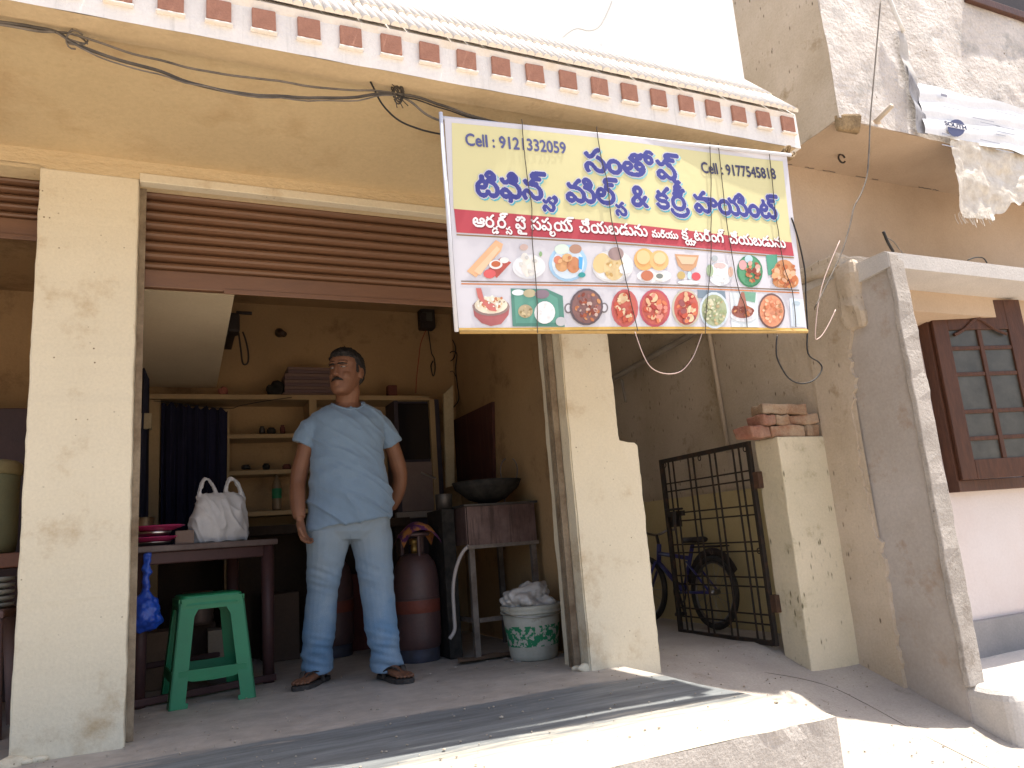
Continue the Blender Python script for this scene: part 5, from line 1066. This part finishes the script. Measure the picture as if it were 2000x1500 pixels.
# newspapers, carton and bits on the ledge
lz = at(600, 771, 'y', SY).z
a = at(552, 765, 'y', SY+.05).x; b_ = at(652, 765, 'y', SY+.05).x
for k in range(9):
    dx = random.uniform(-.012, .012); bm = B(a+dx+.004*k, b_+dx-.003*k, SY+.04, SY+.24, lz+.001+k*.0235, lz+.0235+k*.0235, .004); rough_edges(bm, .003, 9, seed=k)
    one('newspaper_bundle', bm, [mat('newsprint a', (.20, .13, .11), .95, grain=.1), mat('newsprint b', (.15, .10, .10), .95, grain=.1)][k % 2], 'folded newspaper bundle %s the pile on the top ledge' % ('at the bottom of', 'second from the bottom of', 'third from the bottom of', 'fourth from the bottom of', 'in the very middle of', 'fourth from the top of', 'third from the top of', 'second from the top of', 'topmost on')[k], 'newspaper', 'newspapers piled on the ledge')
carton(at(757, 765, 'y', SY+.06).x, at(774, 765, 'y', SY+.06).x, SY+.03, SY+.1, lz+.001, lz+.085, 'small dark carton alone on the top ledge', mat('maroon carton', (.12, .04, .03), .9))
rb = NB(); bmesh.ops.create_icosphere(rb, subdivisions=3, radius=.06); rough_edges(rb, .035, 16); bmesh.ops.translate(rb, verts=rb.verts, vec=(at(540, 755, 'y', SY+.1).x, SY+.1, lz+.05)); one('dark_bundle', rb, soot, 'dark cloth bundle beside the newspapers on the ledge', 'bundle')
rb = NB(); bmesh.ops.create_icosphere(rb, subdivisions=3, radius=.03); rough_edges(rb, .015, 30); bmesh.ops.translate(rb, verts=rb.verts, vec=(at(436, 760, 'y', SY+.03).x, SY+.03, lz+.025)); one('small_red_bundle', rb, mat('reddish rag', (.28, .10, .07), .9), 'small reddish rag at the curtain end of the top ledge', 'rag')
def bottle(u, v, y, h, r, m, lab, cap=None):
    p = at(u, v, 'y', y); t = thing('bottle', lab, 'bottle', p)
    obj('body', lathe(NB(), [(r*.9, 0), (r, .01), (r, h*.62), (r*.75, h*.74), (r*.35, h*.85), (r*.35, h*.93)], p, 20), m, t, True)
    obj('cap', lathe(NB(), [(r*.42, h*.92), (r*.42, h), (.001, h)], p, 16), mat('red cap', (.25, .03, .02), .5), t, True)
    obj('label_band', lathe(NB(), [(r*1.01, h*.30), (r*1.02, h*.31), (r*1.02, h*.55), (r*1.01, h*.56)], p, 20, False, False), mat('green label', (.02, .16, .07), .6), t, True)
bottle(541, 996, SY+.10, .26, .032, mat('clear plastic bottle', (.18, .13, .08), .2, grain=0, bump=0), 'plastic bottle with a green label on the lowest shelf')
for k, (u, v, hh, r, lab) in enumerate(((512, 847, .05, .02, 'small dark jar at the curtain side of the upper shelf'), (530, 847, .04, .03, 'squat dark bowl in the middle of the upper shelf'), (552, 847, .06, .018, 'slim dark jar at the end of the upper shelf'), (480, 917, .03, .03, 'low dark dish at the curtain side of the middle shelf'), (520, 917, .04, .025, 'small dark cup in the middle of the middle shelf'), (560, 917, .035, .03, 'low dark bowl near the man on the middle shelf'))):
    p = at(u, v, 'y', SY+.12); one('jar', lathe(NB(), [(r*.8, 0), (r, .005), (r, hh*.7), (r*.7, hh*.85), (r*.75, hh), (.001, hh)], p+Vector((0, 0, .001)), 16), [dsteel, soot, mat('maroon carton', None)][k % 3], lab, 'jar', smooth=True)
# glass-fronted cabinet, pale board, brown board
cb = thing('glass_cabinet', 'dark glass-fronted cabinet against the back wall near the stove', 'cabinet', (2.45, 2.0, 0))
a, b_ = at(768, 780, 'y', 1.95), at(868, 1000, 'y', 1.95)
cx0, cx1, cz0, cz1 = a.x, b_.x, b_.z, a.z; czm = at(820, 902, 'y', 1.95).z
obj('carcass', B(cx0, cx1, 1.97, BW, 0, cz1, .004), mat('dark cabinet paint', (.045, .035, .05), .5, (.03, .025, .035), 8, grain=.1), cb)
obj('glass_front', B(cx0+.03, cx1-.05, 1.955, 1.969, czm+.02, cz1-.03), mat('dark cabinet glass', (.012, .011, .014), .12, grain=0, bump=0, spec=.5), cb)
obj('stile', B(cx1-.05, cx1, 1.94, 1.97, cz0, cz1), MATS['dark cabinet paint'], cb); obj('stile', B(cx0, cx0+.03, 1.94, 1.97, cz0, cz1), MATS['dark cabinet paint'], cb)
obj('lower_panel', B(cx0+.03, cx1-.05, 1.945, 1.969, cz0+.02, czm, .003), mat('grey brown laminate', (.22, .16, .14), .45, (.17, .12, .11), 4, grain=.08), cb)
obj('panel_rail', B(cx0-.02, cx1+.02, 1.92, 1.97, cz0-.03, cz0+.015, .003), mat('pale rail', (.30, .26, .23), .6), cb)
obj('door_handle', tube(NB(), [(cx1-.17, 1.935, czm-.08), (cx1-.06, 1.925, czm-.13)], .008, 8), steel, cb)
bm = NB(); P = [at(*p, 'y', 1.80) for p in ((866, 770), (885, 752), (888, 948), (872, 952))]; prism(bm, P, (0, .02, 0)); one('pale_board', bm, mat('pale board', (.46, .38, .25), .8, (.38, .31, .2), 5), 'narrow pale board leaning upright beside the glass cabinet', 'board')
bm = NB(); P = [at(*p, 'x', RW-.004) for p in ((888, 822), (966, 785), (969, 945), (893, 958))]; prism(bm, P, (-.022, 0, 0)); one('brown_board', bm, mat('maroon board', (.085, .030, .024), .6, (.06, .022, .02), 5, grain=.15, streak=((.12, .05, .035), 20, 2, .5, .7)), 'dark maroon wooden board fixed on the side wall above the stove', 'board')
# electrics
mb = thing('meter_board', 'black electric meter with trailing wires high on the back wall', 'meter', at(835, 615, 'y', BW-.1))
a, b_ = at(820, 592, 'y', 2.1), at(851, 642, 'y', 2.1)
obj('case', B(a.x, b_.x, 2.09, BW, b_.z, a.z, .012), dark, mb); obj('dial_window', B(a.x+.015, b_.x-.03, 2.082, 2.091, b_.z+.06, b_.z+.13), mat('dusty dark glass', None), mb)
obj('fuse_box', B(a.x-.015, a.x+.04, 2.07, 2.12, b_.z+.05, b_.z+.12, .006), dark, mb)
wire('trailing_wire', [(836, 642), (840, 670), (843, 690), (848, 700), (850, 720), (846, 735), (842, 715), (846, 705)], 'y', 2.08, .005, cable, 'black wires dropping straight from the electric meter')
wire('trailing_wire', [(832, 645), (822, 670), (818, 700), (814, 735), (812, 768)], 'y', 2.09, .003, mat('red wire', (.25, .03, .02), .6, grain=0, bump=0), 'thin red wire running from the meter down to the ledge')
wire('trailing_wire', [(884, 664), (890, 680), (886, 700), (876, 705), (880, 688), (892, 690), (890, 720), (893, 750), (896, 780), (886, 795)], 'x', RW-.02, .0045, cable, 'black wire curled on the side wall over the maroon board')
wire('trailing_wire', [(850, 705), (862, 718), (872, 728), (884, 725), (890, 735)], 'x', RW-.03, .003, cable, 'thin wire linking the meter wires to the side wall')
fb = thing('wall_bracket_fan', 'black wall fitting with a hanging strap loop below the stair slab', 'fitting', at(460, 640, 'y', 1.7))
a, b_ = at(441, 612, 'y', 1.7), at(468, 652, 'y', 1.7)
obj('motor_case', B(a.x, b_.x, 1.66, 1.78, b_.z, a.z, .02), dark, fb); obj('arm', tube(NB(), [(b_.x-.02, 1.7, a.z+.01), tuple(at(492, 612, 'y', 1.68))], .012, 8), dark, fb)
obj('back_plate', B(a.x+.02, b_.x-.02, 1.78, BW, b_.z+.02, a.z-.02), dark, fb)
obj('strap', tube(NB(), smooth_path([at(*p, 'y', 1.69) for p in ((466, 650), (470, 680), (473, 705), (477, 712), (484, 708), (485, 690), (480, 665), (474, 648))], 4), .006, 6), dark, fb, True)
p = at(546, 650, 'y', BW); one('lamp_holder', tube(NB(), [p, p+Vector((0, -.06, -.01)), p+Vector((.02, -.10, -.04))], [.035, .02, .022], 12), mat('brown bakelite', (.06, .035, .025), .5), 'small brown lamp holder on the back wall', 'lamp holder', smooth=True)
# left edge of the bay: dark clothes rack behind the pillar
one('hanging_cloth', px_sheet([(273, 700), (292, 740), (290, 1010), (266, 1010)], 1.75, 8, 20, lambda p, s_, t_: (0, .02*math.sin(s_*9+t_*3), 0)), mat('dark blue cloth', (.03, .03, .05), .95), 'dark cloth strip hanging beside the shelf post behind the pillar', 'cloth', smooth=True)
p = at(283, 822, 'y', 1.8); one('switch_box', B(p.x-.045, p.x+.04, 1.74, 1.8, p.z-.06, p.z+.04, .004), mat('pale board', None), 'small pale switch box behind the pillar at the shelf post', 'switch')
# ------------------------------------------------------------------ left bay
drum = thing('water_drum', 'pale green plastic water drum on the counter of the other shop', 'drum', (-.075, .8, .765)); c = Vector((-.075, .8, .765))
dm = mat('pale green plastic', (.24, .25, .15), .5, (.20, .20, .12), 4, grain=.05)
obj('body', lathe(NB(), [(.15, 0), (.168, .01), (.172, .06), (.172, .35), (.168, .37)], c, 36, True, True), dm, drum, True)
obj('lid', lathe(NB(), [(.172, .36), (.180, .365), (.180, .41), (.165, .425), (.001, .43)], c, 36), mat('cream lid', (.33, .28, .15), .5), drum, True)
ct = thing('counter', 'red brown counter board in the other shop behind the pillar', 'counter', (-.7, .88, 0)); cm_ = mat('red brown counter', (.16, .06, .03), .5, (.11, .045, .03), 6)
obj('top', B(-1.6, .19, .62, 1.15, .70, .764, .006), cm_, ct)
for x_ in (-1.5, -.62, .13): obj('support', B(x_, x_+.04, .85, 1.12, 0, .70), cm_, ct)
for k in range(5):
    one('foam_plate', lathe(NB(), [(.07, 0), (.11, .012), (.112, .025), (.001, .02)], (.0, .72, .525+k*.028), 28), mat('white melamine', (.42, .42, .38), .5), 'grey white plate %s the pile under the other counter' % ('at the bottom of', 'second from the bottom of', 'in the middle of', 'second from the top of', 'topmost on')[k], 'plate', 'plates piled below the other counter', smooth=True)
mv = mat('mauve plastic', (.25, .16, .145), .5, (.21, .13, .12), 5, grain=.05)
ch = thing('plastic_chair', 'mauve moulded plastic chair partly hidden by the pillar in the other shop', 'chair', (-.1, .72, 0))
obj('seat', B(-.34, .11, .52, .96, .485, .525, .015), mv, ch)
for x, y in ((-.32, .54), (.07, .54), (-.32, .92), (.07, .92)): obj('leg', tube(NB(), [(x, y, .49), (x+(.03 if x > 0 else -.03), y, 0)], [.035, .024], 12), mv, ch, True)
obj('arch_panel', tube(NB(), smooth_path([(.085, .55, .10), (.08, .55, .3), (.05, .55, .42), (-.05, .55, .46)], 4), .022, 10), mv, ch, True); obj('rung', B(-.3, .08, .53, .56, .12, .17, .008), mv, ch)
one('steel_cupboard', B(-1.3, -.02, 1.7, 2.15, 0, 1.62, .006), mat('maroon cupboard', (.075, .04, .038), .5, (.05, .03, .03), 4), 'dark maroon cupboard standing at the back of the other shop', 'cupboard')
# ------------------------------------------------------------------ bicycle in the alley
bi = thing('bicycle', 'blue and black bicycle leaning in the alley behind the iron gate', 'bicycle', (4.2, 1.4, -.13))
gz = ramp_z(4.2, 1.2)+.004; WR = .25; lean = .05
def bp3(y, z, x=0): return Vector((4.17+x+lean*(z/.6), y, gz+z))
rub = mat('tyre rubber', (.022, .02, .019), .85, (.05, .045, .04), 14, grain=.1, bump=.2); chrome = mat('dull chrome', (.25, .23, .22), .35, metal=.9, grain=.1, bump=0); blu = mat('violet blue frame', (.05, .045, .19), .4, (.03, .03, .12), 8, grain=.05, bump=0)
def wheel(y):
    cen = lambda a, r, x=0: bp3(y+r*math.cos(a), WR+r*math.sin(a), x)
    wh = bpy.data.objects.new('wheel', None); COL.objects.link(wh); wh.parent = bi; wh.location = bp3(y, WR)-Vector(bi.location)
    A_ = np.linspace(0, 2*math.pi, 41)[:-1]
    obj('tyre', tube(NB(), [cen(a, WR-.022) for a in A_], .021, 8, closed=True), rub, wh, True); obj('rim', tube(NB(), [cen(a, WR-.048) for a in A_], .009, 6, closed=True), chrome, wh, True)
    obj('hub', tube(NB(), [cen(0, 0, -.04), cen(0, 0, .04)], .02, 10), chrome, wh, True)
    for k in range(16):
        a = 2*math.pi*k/16; obj('spoke', tube(NB(), [cen(a+.5, .018, .02*(-1)**k), cen(a, WR-.05)], .0016, 4), chrome, wh)
wheel(.985); wheel(1.80)
bbk = bp3(1.33, .24); seat = bp3(1.20, .58); head = bp3(1.62, .56); headb = bp3(1.65, .46)
def ft(nm, a, b, r, m=blu): return obj(nm, tube(NB(), [a, b], r, 10), m, bi, True)
ft('down_tube', bbk, headb, .018); ft('top_tube', bp3(1.24, .48), bp3(1.63, .52), .016); ft('seat_tube', bbk, seat, .015); ft('head_tube', headb+Vector((0, -.01, -.02)), head+Vector((0, 0, .03)), .018)
for q in (-.035, .035): ft('chain_stay', bbk+Vector((q, 0, 0)), bp3(.985, WR, q), .009); ft('seat_stay', bp3(1.24, .46, q), bp3(.985, WR, q), .008); ft('fork', headb+Vector((q*.6, 0, 0)), bp3(1.80, WR, q), .010)
ft('crank', bbk+Vector((-.05, .0, 0)), bbk+Vector((-.06, -.06, -.14)), .009, dark); ft('pedal', bbk+Vector((-.14, -.06, -.14)), bbk+Vector((-.05, -.06, -.14)), .013, dark)
obj('chainring', tube(NB(), [bbk+Vector((-.04, .07*math.cos(a), .07*math.sin(a))) for a in np.linspace(0, 2*math.pi, 25)[:-1]], .006, 6, closed=True), dark, bi, True)
obj('saddle', loft(NB(), [(seat+Vector((0, y, .03)), Vector((w_, 0, 0)), Vector((0, 0, .022))) for y, w_ in ((-.12, .05), (-.08, .075), (0, .05), (.1, .02))], 14), dark, bi, True)
hb_ = head+Vector((0, .02, .10)); ft('stem', head, hb_, .012, dark)
obj('handlebar', tube(NB(), smooth_path([hb_+Vector((-.24, -.09, .03)), hb_+Vector((-.14, -.02, .03)), hb_, hb_+Vector((.10, -.02, .03)), hb_+Vector((.14, -.09, .03))], 4), .010, 8), chrome, bi, True)
obj('grip', tube(NB(), [hb_+Vector((-.25, -.15, .03)), hb_+Vector((-.23, -.07, .03))], .017, 10), mat('pale grip', (.45, .42, .40), .6), bi, True)
obj('mudguard', tube(NB(), [bp3(.985+(WR+.025)*math.cos(a), WR+(WR+.025)*math.sin(a)) for a in np.linspace(.2, 2.6, 18)], [(.004, .026)]*18, 8), dark, bi, True)
obj('carrier', tube(NB(), [bp3(.86, .56, -.05), bp3(1.16, .56, -.05), bp3(1.16, .56, .05), bp3(.86, .56, .05)], .005, 6, closed=True), dark, bi)

# grit on the floor and the ramp
gr = NB(); rg_ = random.Random(11)
for k in range(700):
    if rg_.random() < .6: x, y = rg_.uniform(-.5, 2.78), rg_.uniform(-1.3, .9); z = 0
    else: x, y = rg_.uniform(2.85, 4.35), rg_.uniform(-1.3, .6); z = ramp_z(x, y)
    r_ = rg_.uniform(.0015, .0055)*(1.4 if rg_.random() < .08 else 1); M4 = Matrix.Translation((x, y, z+r_*.4+.003)) @ Matrix.Rotation(rg_.uniform(0, 6), 4, 'Z') @ Matrix.Diagonal((rg_.uniform(.7, 1.5), 1, rg_.uniform(.4, .8), 1))
    bmesh.ops.create_icosphere(gr, subdivisions=1, radius=r_, matrix=M4)
o = obj('grit', gr, mat('grit stone', (.30, .25, .20), .95, (.42, .37, .3), 40), kind='stuff'); o['label'] = 'loose grit scattered over the platform and the ramp'; o['category'] = 'grit'
